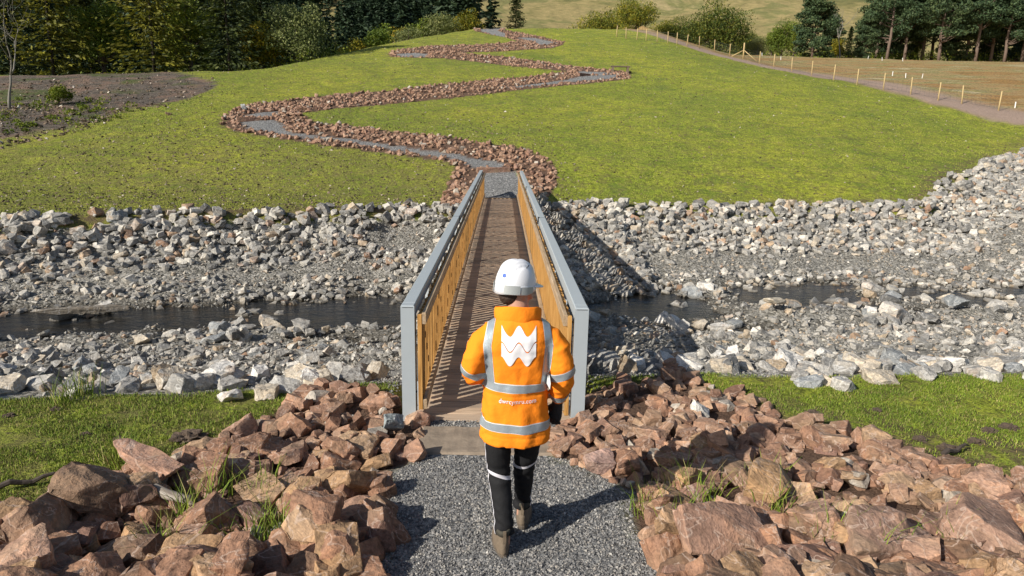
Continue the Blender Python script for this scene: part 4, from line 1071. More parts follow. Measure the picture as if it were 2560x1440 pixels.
BU = [mk_broad(3.2, 4.2, 21, M_autumn, ncl=22, n=150, size=.17, low=.0, name='bush'), mk_broad(3.0, 4.0, 22, M_willow, ncl=22, n=150, size=.15, low=.0, name='bush'), mk_broad(3.4, 3.6, 23, M_broad, ncl=22, n=150, size=.17, low=.0, name='bush')]
# left wood edge: (px, py of the foot, distance, proto, scale)
LW = [
 (SP[1], 135, 195, 62, 1.05, 'broad dark olive spruce second from the left edge', 'tree'),
 (SP[1], 385, 190, 63, 1.10, 'tall wide olive green spruce rising above the dark soil bank', 'tree'),
 (SP[0], 575, 190, 63, 1.02, 'very dark green spruce left of the rounded willow', 'tree'),
 (SP[2], -70, 200, 60, 1.0, 'dark spruce at the extreme left edge of the wood', 'tree'),
 (BR[0], 262, 190, 66, 1.0, 'light green leafy tree between two olive spruces', 'tree'),
 (BR[3], 480, 190, 68, .95, 'yellow tinged leafy tree between the olive and the darkest spruce', 'tree'),
 (BR[2], 745, 172, 66, .98, 'round grey green willow at the foot of the hill on the left', 'tree'),
 (SP[0], 30, 190, 72, 1.15, 'tall dark spruce behind the bare tree', 'tree'),
 (SP[2], 230, 185, 74, 1.2, 'dark spruce standing behind the light green leafy tree', 'tree'),
 (SP[0], 480, 185, 76, 1.2, 'dark spruce behind the yellow tinged leafy tree', 'tree'),
 (SP[2], 660, 180, 76, 1.1, 'dark spruce behind the willow', 'tree'),
 (BR[1], 655, 185, 66, .8, 'small yellowing tree beside the willow', 'tree'),
 (BU[0], 890, 135, 82, 1.1, 'yellowing bush behind the hill shoulder, first after the willow', 'bush'),
 (BU[2], 945, 125, 84, 1.3, 'mid green bush behind the left hill shoulder', 'bush'),
 (BU[1], 1020, 110, 90, 1.15, 'pale grey green bush on the left hill shoulder', 'bush'),
 (BU[0], 1005, 100, 96, 1.45, 'large yellow green bush behind the pale one', 'bush'),
 (BU[1], 1100, 95, 97, 1.5, 'wide grey green bush just left of the hilltop', 'bush'),
 (BU[2], 1055, 95, 99, 1.6, 'tall green bush between the wide grey green and the yellow green one', 'bush'),
 (BU[0], 1165, 85, 101, 1.25, 'bright yellow green bush beside the top of the path', 'bush'),
 (SP[0], 1290, 60, 112, .62, 'lone dark spruce standing behind the top of the path', 'tree'),
 (SP[2], 1225, 60, 118, .5, 'small dark spruce left of the lone one at the hilltop', 'tree'),
]
for pr, a, b_, d, s, lab, cat in LW: put(pr, a, b_, s, lab, cat, dist=d)
# right side
M_dbroad = leafmat('dark_leaves', [(.04, .07, .014), (.085, .12, .022), (.20, .20, .035)])
M_haw = leafmat('hawthorn_leaves', [(.055, .09, .014), (.14, .17, .022), (.30, .27, .03)])
BH_ = [mk_broad(4.6, 7.4, 31, M_haw, ncl=44, n=190, size=.2, low=-.1, name='hawthorn_bush', upb=.9), mk_broad(7.2, 10.5, 32, M_dbroad, ncl=60, n=210, size=.24, low=-.08, name='broadleaf_tree', upb=.6)]
PN = [mk_pine(15, 8.5, 41, .24, 64, 170), mk_pine(16, 8.0, 42, .30, 62, 170), mk_pine(13, 7.5, 43, .04, 120, 160), mk_pine(16, 9, 44, .22, 70, 170)]
RW = [
 (BH_[0], 1500, 90, 118, 1.22, 'wide yellow green hawthorn clump behind the fence end', 'bush'),
 (BH_[0], 1590, 95, 112, 1.0, 'yellow green hawthorn beside the first fence posts', 'bush'),
 (BH_[0], 1432, 85, 124, .7, 'small yellow hawthorn nearest the hilltop', 'bush'),
 (BH_[1], 1800, 110, 112, 1.12, 'large dark green spreading tree behind the fence', 'tree'),
 (BH_[1], 1715, 106, 116, .78, 'dark green tree with yellow sprays left of the spreading one', 'tree'),
 (BH_[0], 1662, 100, 118, .85, 'yellow tipped bush between hawthorns and dark green tree', 'bush'),
 (BR[2], 1895, 120, 116, .55, 'low grey leafless looking shrub at the start of the brown field', 'bush'),
 (BR[3], 1955, 122, 124, .75, 'dull green tree beside the solitary bushy pine', 'tree'),
 (PN[2], 2032, 130, 118, .86, 'solitary bushy pine left of the pine row', 'tree'),
 (PN[2], 2160, 134, 124, .58, 'short wide pine at the start of the pine row', 'tree'),
 (SP[2], 2122, 130, 128, .42, 'slim dark spruce between two bushy pines', 'tree'),
 (BR[1], 2095, 130, 128, .6, 'orange tinted small tree beside the slim spruce', 'tree'),
 (PN[0], 2218, 136, 124, 1.0, 'pine with tall bare pale trunk, first of the pine row', 'tree'),
 (PN[1], 2262, 137, 126, .98, 'second tall pine of the row, dark forked crown', 'tree'),
 (PN[3], 2305, 138, 130, 1.0, 'third pine of the row, trunk hidden low down', 'tree'),
 (PN[0], 2348, 139, 122, 1.02, 'fourth pine of the row with reddish trunk', 'tree'),
 (PN[2], 2390, 140, 128, .85, 'bushy pine low in the middle of the pine row', 'tree'),
 (PN[1], 2440, 142, 122, 1.0, 'pine with twin pale trunks near the right edge', 'tree'),
 (PN[3], 2478, 143, 126, 1.0, 'tall pine third from the right edge', 'tree'),
 (PN[0], 2512, 144, 122, .95, 'slender pine second from the right edge', 'tree'),
 (PN[1], 2556, 145, 124, 1.05, 'tall pine at the right edge of the photo', 'tree'),
 (PN[3], 2610, 146, 122, 1.0, 'pine just outside the right end of the row', 'tree'),
 (BR[3], 2290, 138, 134, .6, 'dark green undergrowth tree beneath the pine row, left', 'tree'),
 (BR[3], 2370, 140, 134, .6, 'dark green undergrowth tree beneath the pine row, middle', 'tree'),
 (BR[3], 2470, 142, 136, .6, 'dark green undergrowth tree beneath the pine row, right', 'tree'),
 (BR[3], 1985, 124, 132, .8, 'dull green tree standing behind the solitary bushy pine', 'tree'),
 (PN[2], 2075, 130, 132, .62, 'short dark pine right of the solitary bushy one', 'tree'),
 (BR[0], 1930, 121, 128, .62, 'olive green tree at the top corner of the brown field', 'tree'),
 (BH_[1], 1870, 116, 122, .62, 'dark rounded tree right of the large spreading one', 'tree'),
 (PN[2], 2200, 136, 136, .9, 'bushy pine behind the first tall one', 'tree'),
 (PN[2], 2250, 138, 132, .8, 'low bushy pine hiding the second trunk of the row', 'tree'),
 (PN[3], 2415, 141, 127, 1.05, 'dark leaning pine left of the twin pale trunks', 'tree'),
 (PN[2], 2470, 143, 133, .9, 'bushy dark pine behind the third from the right edge', 'tree'),
 (PN[0], 2330, 139, 134, 1.1, 'tall pine at the back of the middle of the row', 'tree'),
 (PN[3], 2190, 136, 134, .95, 'tall dark crowned pine at the back, left end of the row', 'tree'),
 (PN[2], 2590, 146, 131, 1.0, 'bushy pine cut by the right edge of the photo', 'tree'),
 (PN[2], 2540, 144, 138, .9, 'bushy pine behind the right end of the row', 'tree'),
]
for pr, a, b_, d, s, lab, cat in RW: put(pr, a, b_, s, lab, cat, dist=d)
# bare tree on the left bank
def bare_tree(H, seed):
    r = random.Random(seed); mb = MB()
    def grow(p, d, L, rad, lv):
        pts = [p]; q = p
        for i in range(4):
            d = (d+Vector((r.gauss(0, .13), r.gauss(0, .13), r.gauss(.03, .08)))).normalized(); q = q+d*(L/4); pts.append(q)
        mb.tube(pts, [rad*(1-.13*i) for i in range(5)], 6 if lv < 2 else 4)
        if lv < 5:
            for k in range(2 if lv < 1 else r.choice((2, 3, 3))):
                sp_ = .55 if lv else .4
                nd = (d+Vector((r.gauss(0, sp_), r.gauss(0, sp_), r.uniform(0, .3)))).normalized()
                grow(pts[-1] if k < 2 else pts[2], nd, L*r.uniform(.6, .85), rad*.52, lv+1)
    grow(Vector((0, 0, -.1)), Vector((.02, 0, 1)), H*.36, H*.017, 0)
    return mb.mesh('trunk', M_grbark, True)
p = ray_ground(24, 272); bt = empty('bare_tree', p); link('trunk', bare_tree(5.0, 4), bt); bt.scale = (1.1,)*3
g = np.random.default_rng(5)
C = np.stack([g.normal(0, .9, 260), g.normal(0, .9, 260), g.uniform(2.4, 5.0, 260)], -1)
V, Fc = cards(C, g.normal(0, 1, C.shape), .10, .06); link('crown', mesh_np('crown', V, Fc, M_autumn), bt)
tag(bt, 'thin bare branched tree with pale trunk at the left edge before the wood', 'tree')
bt2 = empty('bare_tree', (0, 0, 0)); link('trunk', bare_tree(8.0, 9), bt2)
put(bt2, 2100, 130, 1.25, 'leafless grey tree between the two bushy pines on the right', 'tree', dist=126)
bb = mk_broad(1.3, 1.7, 51, M_gorse, ncl=14, n=130, size=.10, low=.0, name='bush')
put(bb, 147, 262, 1.0, 'small round bright green bush on the dark soil bank', 'bush')
# cut brush and scrub on the lower edge of the soil bank
chips('bank_litter', 'broken branches and pale stones strewn along the foot of the dark soil bank', 16000, (-34, -9), (30, 66), (.06, .34), lambda X, Y, px, py: inpoly(px, py, [(-200, 200), (540, 195), (520, 235), (440, 262), (330, 285), (200, 330), (-200, 420)]) & (rng.random(len(X)) < np.where(py > 260, 1, .25)), M_clod, cat='litter')

g = np.random.default_rng(21); cs = []; rs = []
for k in range(70):
    p = ray_ground(g.uniform(-60, 330), g.uniform(250, 335))
    if p is None or not inpoly(np.array([0.]), np.array([0.]), [(-1, -1), (1, -1), (1, 1), (-1, 1)])[0]: continue
    qx_, qy_, _ = project([[p.x, p.y, p.z]])
    if qy_[0] > 338-qx_[0]*.12: continue
    cs.append((p.x, p.y, p.z+.05)); rs.append(g.uniform(.15, .5))
V, Fc = blob_leaves(cs, rs, 60, .11, 4, .6)
tag(link('low_scrub', mesh_np('low_scrub', V, Fc, M_gorse)), 'patches of low green scrub and brush along the foot of the dark soil bank', 'scrub', kind='stuff')
# conifer forest on the hillside: one mass
def forest():
    low = []
    for s in range(4):
        V, Fc = spruce_leaves(11, 2.3, 60+s, nlev=17, nb=6, nc=6, base=.05, cs=.75); low.append((V, Fc))
    g = np.random.default_rng(3); n = 1500
    Y = 84+g.random(n)**.9*190; U = g.uniform(-.86, .12, n); X = U*Y
    x_, y_, z_ = X, Y, ground(X, Y); px, py, pz = project(np.stack([X, Y, z_], -1))
    # edge of the wood: it ends left of the hilltop
    ok = (px < 1215-np.clip((Y-105)*.9, 0, 60)+g.normal(0, 14, n)) & ((Y > 100) | (px < 930))
    ok &= ~((Y < 92) & (px > 800))
    X, Y, Z = X[ok], Y[ok], z_[ok]; m = len(X)
    S = g.uniform(.75, 1.25, m)[:, None]*np.array([1, 1, 1.0]); E = np.zeros((m, 3)); E[:, 2] = g.uniform(0, 6.28, m)
    global rng; old = rng; rng = g
    V, Fc = scatter_mesh(low, np.stack([X, Y, Z], -1), S, E); rng = old
    tag(link('conifer_forest', mesh_np('conifer_forest', V, Fc, M_fir)), 'dense dark conifer forest covering the hillside behind the left trees', 'forest', kind='stuff')
forest()
# undergrowth at the foot of the left wood and under the pines
def scrub(name, label, pts, mat, size, seed, r):
    cs = [(x, y, G(x, y)+r*.4) for x, y in pts]; g = np.random.default_rng(seed)
    V, Fc = blob_leaves(cs, g.uniform(.6, 1.3, len(cs))*r, 60, size, seed, .7)
    tag(link(name, mesh_np(name, V, Fc, mat)), label, 'undergrowth', kind='stuff')
g = np.random.default_rng(8)
xx = g.uniform(-46, -16, 150); scrub('undergrowth', 'dark scrub along the foot of the left wood above the soil bank', list(zip(xx, 64+g.uniform(0, 12, 150)-np.clip((xx+20)*.25, -6, 2))), M_broad, .22, 5, 1.1)
xx = g.uniform(38, 100, 150); scrub('undergrowth', 'dark scrub beneath the pine row beyond the brown field', list(zip(xx, 126+g.uniform(0, 14, 150))), M_broad, .3, 6, 1.5)
# ---------------------------------------------------------------- person
M_orange = simple('orange_fleece', (1.0, .262, .016), .85, 0, 60, .05, .25, .15)
M_skin = simple('skin', (.46, .25, .17), .55, 0, 30, .06)
M_hair = simple('dark_hair', (.035, .02, .013), .7, 0, 60, .3, .5)
M_black = simple('black_cloth', (.012, .012, .013), .8, 0, 40, .2, .3, .25)
M_tape = simple('reflective_tape', (.36, .41, .44), .38, .35, 30, .10, .25)
M_tapeE = simple('tape_edge', (.62, .64, .62), .6)
M_white = simple('white_print', (.82, .80, .80), .6)
M_wtape = simple('white_tape', (.72, .70, .74), .5)
M_shell = simple('white_helmet_plastic', (.80, .80, .82), .28, 0, 12, .03, 0, .5)
M_hgrey = simple('grey_reflective_sticker', (.42, .44, .43), .4, .2)
M_blue = simple('blue_sticker', (.05, .12, .45), .5)
M_boot = simple('tan_boot_leather', (.165, .125, .085), .8, 0, 26, .35, .6)
M_bootd = simple('dark_boot_fabric', (.05, .045, .032), .85, 0, 30, .3, .4)
M_sole = simple('boot_sole', (.10, .08, .06), .85, 0, 20, .4, .5)
M_glove = simple('black_glove', (.016, .016, .017), .7, 0, 50, .3, .4)
PX0, PY0, PZ0 = .150, 3.70, .075
pe = tag(empty('person', (PX0, PY0, PZ0)), 'person in orange high visibility jacket and white hard hat walking away toward the bridge', 'person')

def remesh(mb, name, mat, vox, smooth_it=2, fac=.5, fn=None, parent=None):
    me = mb.mesh(name+'_src', None); o = bpy.data.objects.new(name, me); COL.objects.link(o)
    md = o.modifiers.new('r', 'REMESH'); md.mode = 'VOXEL'; md.voxel_size = vox; md.adaptivity = 0
    ms = o.modifiers.new('s', 'SMOOTH'); ms.iterations = smooth_it; ms.factor = fac
    dg = bpy.context.evaluated_depsgraph_get(); dg.update()
    m2 = bpy.data.meshes.new_from_object(o.evaluated_get(dg)); m2.name = name
    bpy.data.objects.remove(o)
    if fn:
        co = [v.co.copy() for v in m2.vertices]; no = [v.normal.copy() for v in m2.vertices]
        for v, c, n in zip(m2.vertices, co, no): v.co = c+n*fn(c)
    m2.materials.clear(); m2.materials.append(mat)
    m2.polygons.foreach_set('use_smooth', [True]*len(m2.polygons)); m2.update()
    return m2
def catmull(pts, k=5):
    P = [Vector(p) for p in pts]; P = [P[0]*2-P[1]]+P+[P[-1]*2-P[-2]]; out = []
    for i in range(1, len(P)-2):
        for j in range(k):
            t = j/k; a, b, c, d = P[i-1], P[i], P[i+1], P[i+2]
            out.append(.5*((2*b)+(c-a)*t+(2*a-5*b+4*c-d)*t*t+(3*b-a-3*c+d)*t**3))
    out.append(P[-2]); return out
def interp_r(rs, k=5):
    out = []
    for a, b in zip(rs[:-1], rs[1:]):
        for j in range(k):
            t = j/k; out.append(a+(b-a)*t)
    out.append(rs[-1]); return out
def tub(mb, pts, rs, n=18, k=5): mb.tube(catmull(pts, k), interp_r(rs, k), n)
def oval(cx, cy, z, a, b, n=36, pw=1.0, tilt=0):
    out = []
    for i in range(n):
        t = 2*math.pi*i/n; c, s = math.cos(t), math.sin(t)
        out.append(Vector((cx+a*abs(c)**pw*math.copysign(1, c), cy+b*abs(s)**pw*math.copysign(1, s), z+tilt*math.sin(t))))
    return out

# jacket: torso and sleeves as one continuous fleece surface
TOR = [(.725, -.006, .010, .219, .168), (.765, -.006, .010, .218, .168), (.86, -.008, .010, .208, .160), (.98, -.010, .008, .193, .149), (1.09, -.010, .0, .184, .140), (1.20, -.006, -.006, .194, .143), (1.30, 0, -.010, .207, .145), (1.355, .003, -.010, .212, .140), (1.40, .004, -.006, .198, .126), (1.435, .004, 0, .158, .110), (1.460, .004, .006, .105, .092), (1.48, .004, .012, .085, .082)]
SL = dict(
 left=([(-.135, -.005, 1.365), (-.195, -.02, 1.318), (-.232, -.055, 1.25), (-.248, -.065, 1.175), (-.238, -.02, 1.115), (-.205, .07, 1.10), (-.175, .16, 1.11), (-.15, .235, 1.12)], [.078, .079, .074, .072, .073, .066, .058, .050]),
 right=([(.14, -.005, 1.365), (.200, -.015, 1.318), (.240, -.04, 1.25), (.262, -.05, 1.16), (.268, -.03, 1.08), (.262, .01, 1.01), (.250, .045, .945)], [.078, .080, .077, .074, .068, .062, .056]))
mb = MB(); mb.rings([oval(cx, cy, z, a, b, 40, .9, .012 if z < .8 else 0) for z, cx, cy, a, b in TOR])
for k in SL: tub(mb, *SL[k], 20, 4)
def fold(c):
    s = noise.fractal(Vector((c.x*7, c.y*7, c.z*4)), 1, 2, 3)*.011
    hem = max(0, 1-abs(c.z-.86)/.3); s += math.sin(c.x*34+noise.noise(c*6)*3)*.0035*hem
    s += -abs(noise.noise(Vector((c.x*5+c.z*9, c.y*5, c.z*15-c.x*8))))*.014*(1 if abs(c.x) > .19 else .35)
    for zz in (1.025, .775): s -= .004*math.exp(-((c.z-zz)/.006)**2)*(abs(c.x) < .19)
    s += -abs(noise.noise(Vector((c.x*9+c.z*3, c.y*9, c.z*5+c.x*3))))*.012*math.exp(-((c.z-.93)/.12)**2)
    w = max(0, 1-abs(c.z-1.09)/.05); s += math.sin(c.x*46)*.002*w
    return s
jk_me = remesh(mb, 'jacket', M_orange, .0085, 3, .6, fold)
jacket = link('jacket', jk_me, pe)
def bvh_of(me): return BVHTree.FromPolygons([v.co for v in me.vertices], [list(p.vertices) for p in me.polygons])
JB = bvh_of(jk_me)
def out_hit(bv, c, d, lim, off):
    c = Vector(c); d = Vector(d).normalized(); h = bv.ray_cast(c, d)
    if h[0] is None: return c+d*(lim*.97+off)
    r = (h[0]-c).length
    if r > lim: return c+d*(lim*.94+off)
    return h[0]+d*off
def strip(name, rows, mat, parent, closed=False):
    """rows: list of point lists (same length) -> thin raised band"""
    n = len(rows[0]); V = [p for r in rows for p in r]; Fc = []
    for i in range(len(rows)-1):
        for k in range(n if closed else n-1):
            a = i*n+k; b_ = i*n+(k+1) % n; Fc.append((a, b_, b_+n, a+n))
    m = MB(); m.add(V, Fc); o = m.build(name, mat, parent, True)
    return o
def tor_at(z):
    zs = [t[0] for t in TOR]; f = lambda i: float(np.interp(z, zs, [t[i] for t in TOR])); return f(1), f(2), f(3), f(4)
def torso_band(name, zc, w, tilt=0, parent=jacket):
    for nm, ww, off, mt in (('edge', w+.009, .0025, M_tapeE), ('band', w, .0045, M_tape)):
        rows = []
        for j in range(5):
            z0 = zc+ww*(j/4-.5); row = []
            for i in range(72):
                t = 2*math.pi*i/72; cx, cy, a, b = tor_at(z0); d = Vector((math.cos(t), math.sin(t), 0))
                lim = a*b/math.sqrt((b*math.cos(t))**2+(a*math.sin(t))**2)*1.13
                zz = z0+tilt*math.cos(t)
                row.append(out_hit(JB, (cx, cy, zz), d, lim, off))
            rows.append(row)
        if nm == 'band': strip(name, rows, mt, parent, True)
        else: strip(name+'_trim', rows, mt, parent, True)
torso_band('reflective_band', 1.072, .042, -.006)
torso_band('reflective_band', .832, .044, -.004)
def sleeve_band(side, t, w, tiltv=(0, 0, 0)):
    pts = catmull(SL[side][0], 12); rs = interp_r(SL[side][1], 12); i = int(t*(len(pts)-1)); c = pts[i]; d = (pts[i+1]-pts[i-1]).normalized()
    d = (d+Vector(tiltv)).normalized()
    u = d.orthogonal().normalized(); v = d.cross(u)
    for nm, ww, off, mt in (('reflective_band_trim', w+.008, .0025, M_tapeE), ('reflective_band', w, .0045, M_tape)):
        rows = []
        for j in range(4):
            cc = c+d*(ww*(j/3-.5)); rows.append([out_hit(JB, cc, u*math.cos(2*math.pi*k/40)+v*math.sin(2*math.pi*k/40), rs[i]*1.32, off) for k in range(40)])
        strip(nm, rows, mt, jacket, True)
sleeve_band('left', .47, .036, (-.35, 0, .0)); sleeve_band('right', .54, .040, (.25, 0, 0)); sleeve_band('right', .915, .034, (.15, 0, 0))
# shoulder straps down to the waist band
for x0, x1, x2 in ((-.150, -.172, -.150), (.158, .176, .158)):
    for nm, ww, off, mt in (('shoulder_strap_trim', .046, .0025, M_tapeE), ('shoulder_strap', .038, .0045, M_tape)):
        rows = [[] for _ in range(4)]
        prof = [(z, 0) for z in np.linspace(1.09, 1.32, 14)]+[(1.32, a) for a in np.linspace(.12, 2.3, 16)]
        for z, a in prof:
            f = (z-1.09)/.23 if a == 0 else 1
            xc = (x2+(x1-x2)*f) if a == 0 else x1+(x0-x1)*min(1, a/1.4)
            for j in range(4):
                x = xc+ww*(j/3-.5)
                rows[j].append(out_hit(JB, (x, -.01, z), (0, -math.cos(a), math.sin(a)), .175, off))
        strip(nm, rows, mt, jacket)
# wave emblem on the back: two white shapes divided by a thin wave line
def back_pt(x, z, off=.004):
    h = JB.ray_cast(Vector((x, -.6, z)), Vector((0, 1, 0))); return Vector((x, (h[0].y if h[0] else -.14)-off, z))
def w_top(s):
    u = min(s, 1-s)
    return 103*(1-(1-u/.25)**1.6) if u < .25 else 103*(1-math.cos(4*math.pi*u))/2
w_mid = lambda s: 160+103*(1-math.cos(4*math.pi*s))/2
w_bot = lambda s: 318+102*(1-math.cos(4*math.pi*s))/2
LX0, LX1, LZ, LK = -.093, .100, 1.437, .196/366
for a_, b_ in ((w_top, lambda s: w_mid(s)-6), (lambda s: w_mid(s)+8, w_bot)):
    rows = [[] for _ in range(9)]
    for i in range(65):
        s = i/64; x = LX0+(LX1-LX0)*s; ya, yb = a_(s), b_(s)
        for j in range(9): rows[j].append(back_pt(x, LZ-LK*(ya+(yb-ya)*j/8)))
    strip('wave_emblem', rows, M_white, jacket)
cu = bpy.data.curves.new('t', 'FONT'); cu.body = 'dwrcymru.com'; cu.size = .0375; cu.align_x = 'CENTER'; cu.space_character = 1.06; cu.offset = .0004
to = bpy.data.objects.new('t', cu); COL.objects.link(to); dg = bpy.context.evaluated_depsgraph_get(); dg.update()
tm = bpy.data.meshes.new_from_object(to.evaluated_get(dg)); bpy.data.objects.remove(to)
wd = max(v.co.x for v in tm.vertices)-min(v.co.x for v in tm.vertices); kx = .212/wd
for v in tm.vertices: v.co = back_pt(v.co.x*kx+.004, .985+v.co.y-.012*(v.co.x*kx), .005)
tm.materials.clear(); tm.materials.append(M_white); tm.name = 'lettering'; link('lettering', tm, jacket)

# collar: folded fleece band, slightly flared, open to the front
cm = MB(); prof = [(1.418, .118, .100), (1.440, .126, .108), (1.465, .131, .111), (1.495, .129, .109), (1.515, .121, .103), (1.523, .111, .094), (1.50, .101, .086), (1.47, .096, .080), (1.42, .098, .078)]
rows = []
for z, a, b in prof:
    row = []
    for i in range(41):
        t = math.radians(128)+math.radians(284)*i/40     # from front left round the back to front right
        fl = .045*max(0, (z-1.42)/.1)*(abs(i-20)/20)**3
        row.append(Vector(((a+fl*1.1)*math.cos(t)*1.0, (b+fl)*math.sin(t)+.008, z-.022*math.sin(t)*(1 if z > 1.5 else .3)-.012*(abs(i-20)/20)**2)))
    rows.append(row)
m = MB(); V = [p for r in rows for p in r]; n = 41; Fc = [(i*n+k, i*n+k+1, (i+1)*n+k+1, (i+1)*n+k) for i in range(len(rows)-1) for k in range(n-1)]
Fc += [tuple(i*n for i in range(len(rows))), tuple(reversed([i*n+n-1 for i in range(len(rows))]))]
m.add(V, Fc); me = m.mesh('collar', M_orange, True)
for v in me.vertices: v.co += v.normal*(noise.fractal(v.co*11, 1, 2, 3)*.006)
col = link('collar', me, jacket); sd = col.modifiers.new('s', 'SUBSURF'); sd.levels = sd.render_levels = 2

# trousers
LEG = dict(
 left=([(-.092, .01, .86), (-.100, .015, .74), (-.102, .02, .60), (-.094, .02, .47), (-.078, -.03, .34), (-.062, -.085, .20), (-.056, -.100, .135)], [.096, .086, .077, .067, .062, .055, .060]),
 right=([(.082, .01, .86), (.080, .03, .74), (.072, .07, .60), (.062, .115, .47), (.060, .15, .34), (.056, .195, .20), (.056, .205, .145)], [.096, .085, .076, .066, .061, .054, .060]))
mb = MB(); mb.rings([oval(-.006, .01, z, a, b, 28) for z, a, b in ((.78, .165, .105), (.86, .175, .115), (.95, .165, .11))])
for k in LEG: tub(mb, *LEG[k], 18, 5)
def tfold(c):
    z = c.z; k = math.exp(-((z-.19)/.05)**2)+.55*math.exp(-((z-.47)/.07)**2)+.25
    return math.sin(z*95+c.x*18+noise.noise(c*7)*4)*.0045*k+noise.fractal(c*6, 1, 2, 3)*.005
tr_me = remesh(mb, 'trousers', M_black, .008, 2, .5, tfold); trs = link('trousers', tr_me, pe); TBV = bvh_of(tr_me)
def leg_strip(side, t, w, tv):
    pts = catmull(LEG[side][0], 12); rs = interp_r(LEG[side][1], 12); i = int(t*(len(pts)-1)); c = pts[i]; d = ((pts[i+1]-pts[i-1]).normalized()+Vector(tv)).normalized()
    u = d.orthogonal().normalized(); v = d.cross(u); rows = []
    for j in range(4):
        cc = c+d*(w*(j/3-.5)); rows.append([out_hit(TBV, cc, u*math.cos(2*math.pi*k/32)+v*math.sin(2*math.pi*k/32), rs[i]*1.45, .003) for k in range(32)])
    strip('reflective_band', rows, M_wtape, trs, True)
leg_strip('left', .50, .021, (-.42, 0, 0)); leg_strip('right', .44, .021, (.42, 0, 0))
for side, sg in (('left', -1), ('right', 1)):
    pts = catmull(LEG[side][0], 12); rs = interp_r(LEG[side][1], 12)
    for off_ in (-.35,):
        rows = [[] for _ in range(3)]
        for i in range(4, len(pts)-2):
            for j in range(3):
                d = Vector((sg*math.cos(off_), math.sin(off_)*1.0, 0)); side_ = Vector((-d.y*sg, d.x*sg, 0))
                rows[j].append(out_hit(TBV, pts[i]+side_*(.005*(j-1)), d, rs[i]*1.6, .0025))
        strip('side_stripe', rows, M_wtape, trs)

# boots
def boot(name, ankle, heel_y, cx, yaw):
    o = empty(name, (cx, heel_y, 0), yaw); o.parent = pe
    def foot(z, y0, y1, w, n=28):
        out = []
        for i in range(n):
            t = 2*math.pi*i/n; yy = (1-math.cos(t))/2; x = math.sin(t)
            wd = w*(.78+.22*math.sin(min(1, yy*1.35)*math.pi/2))*abs(x)**.75*math.copysign(1, x)
            out.append(Vector((wd, y0+(y1-y0)*yy, z)))
        return out
    mb = MB(); mb.rings([foot(z, a, b, w) for z, a, b, w in ((.025, -.002, .296, .049), (.05, -.006, .294, .050), (.075, -.004, .268, .048), (.095, .0, .21, .046), (.115, .004, .165, .044), (.14, .006, .145, .044), (.165, .004, .140, .046))])
    up_ = remesh(mb, 'upper', M_boot, .005, 2, .5, lambda c: noise.fractal(c*26, 1, 2, 3)*.0025); link('upper', up_, o)
    mb = MB(); mb.rings([foot(z, a, b, w) for z, a, b, w in ((0, 0, .296, .050), (.006, -.004, .302, .053), (.022, -.006, .303, .054), (.030, -.003, .298, .051))]); link('sole', mb.mesh('sole', M_sole, False), o)
    mb = MB(); mb.rings([foot(z, a, b, w) for z, a, b, w in ((.150, -.002, .148, .050), (.172, -.006, .150, .053), (.188, -.002, .144, .050), (.186, .010, .130, .040), (.160, .014, .126, .038))]); link('padded_cuff', mb.mesh('padded_cuff', M_bootd, True), o)
    mb = MB(); mb.box(-.009, .009, -.013, -.008, .115, .198, .002); link('pull_loop', mb.mesh('pull_loop', M_boot), o)
    mb = MB().rings([foot(z, a, b, w) for z, a, b, w in ((.085, -.0065, .10, .0475), (.11, -.0045, .09, .0475))]); 
    return o
boot('boot', None, -.165, -.058, .14); boot('boot', None, .145, .058, -.10)

# gloves with separate fingers
def hand(name, wrist, dirv, side, palm_n, mat):
    """wrist point, direction the fingers hang, side vector towards the thumb, palm normal"""
    w = Vector(wrist); d = Vector(dirv).normalized(); s = Vector(side); s = (s-d*s.dot(d)).normalized(); p = d.cross(s)*palm_n
    mb = MB()
    mb.tube([w-d*.05, w, w+d*.035, w+d*.07, w+d*.095], [(.030, .027), (.029, .024), (.024, .040), (.021, .043), (.015, .040)], 14) if False else None
    u = s
    R_ = []
    for t, a, b in ((-.06, .034, .031), (-.01, .033, .028), (.02, .038, .024), (.055, .044, .022), (.09, .043, .019), (.10, .036, .014)):
        R_.append([w+d*t+u*(a*math.cos(k*math.pi/8))+p*(b*math.sin(k*math.pi/8)) for k in range(16)])
    mb.rings(R_)
    for i, (o_, L, r) in enumerate(((.031, .070, .0105), (.011, .080, .011), (-.010, .075, .0105), (-.030, .060, .0095))):
        b0 = w+d*.085+s*o_; cv = .55+.12*i
        p1 = b0+d*(L*.42)+p*(L*.10*cv); p2 = p1+(d*.8+p*.75*cv).normalized()*L*.33; p3 = p2+(d*.35+p*1.0*cv).normalized()*L*.28
        mb.tube([b0-d*.02, b0, p1, p2, p3], [r, r*1.05, r, r*.93, r*.75], 10)
    t0 = w+d*.02+s*.030; t1 = t0+(s*.75+d*.8+p*.25).normalized()*.040; t2 = t1+(d*.9+s*.25+p*.45).normalized()*.035
    mb.tube([t0-s*.01, t0, t1, t2], [.014, .0145, .0125, .009], 10)
    me = remesh(mb, name, mat, .0035, 1, .4, lambda c: noise.fractal(c*40, 1, 2, 2)*.0012); return link(name, me, pe)
hand('glove', (.245, .050, .905), (-.14, .10, -1), (-.85, .5, .1), 1, M_glove)
hand('glove', (-.145, .255, 1.122), (.35, .9, .10), (.1, -.1, 1), -1, M_glove)

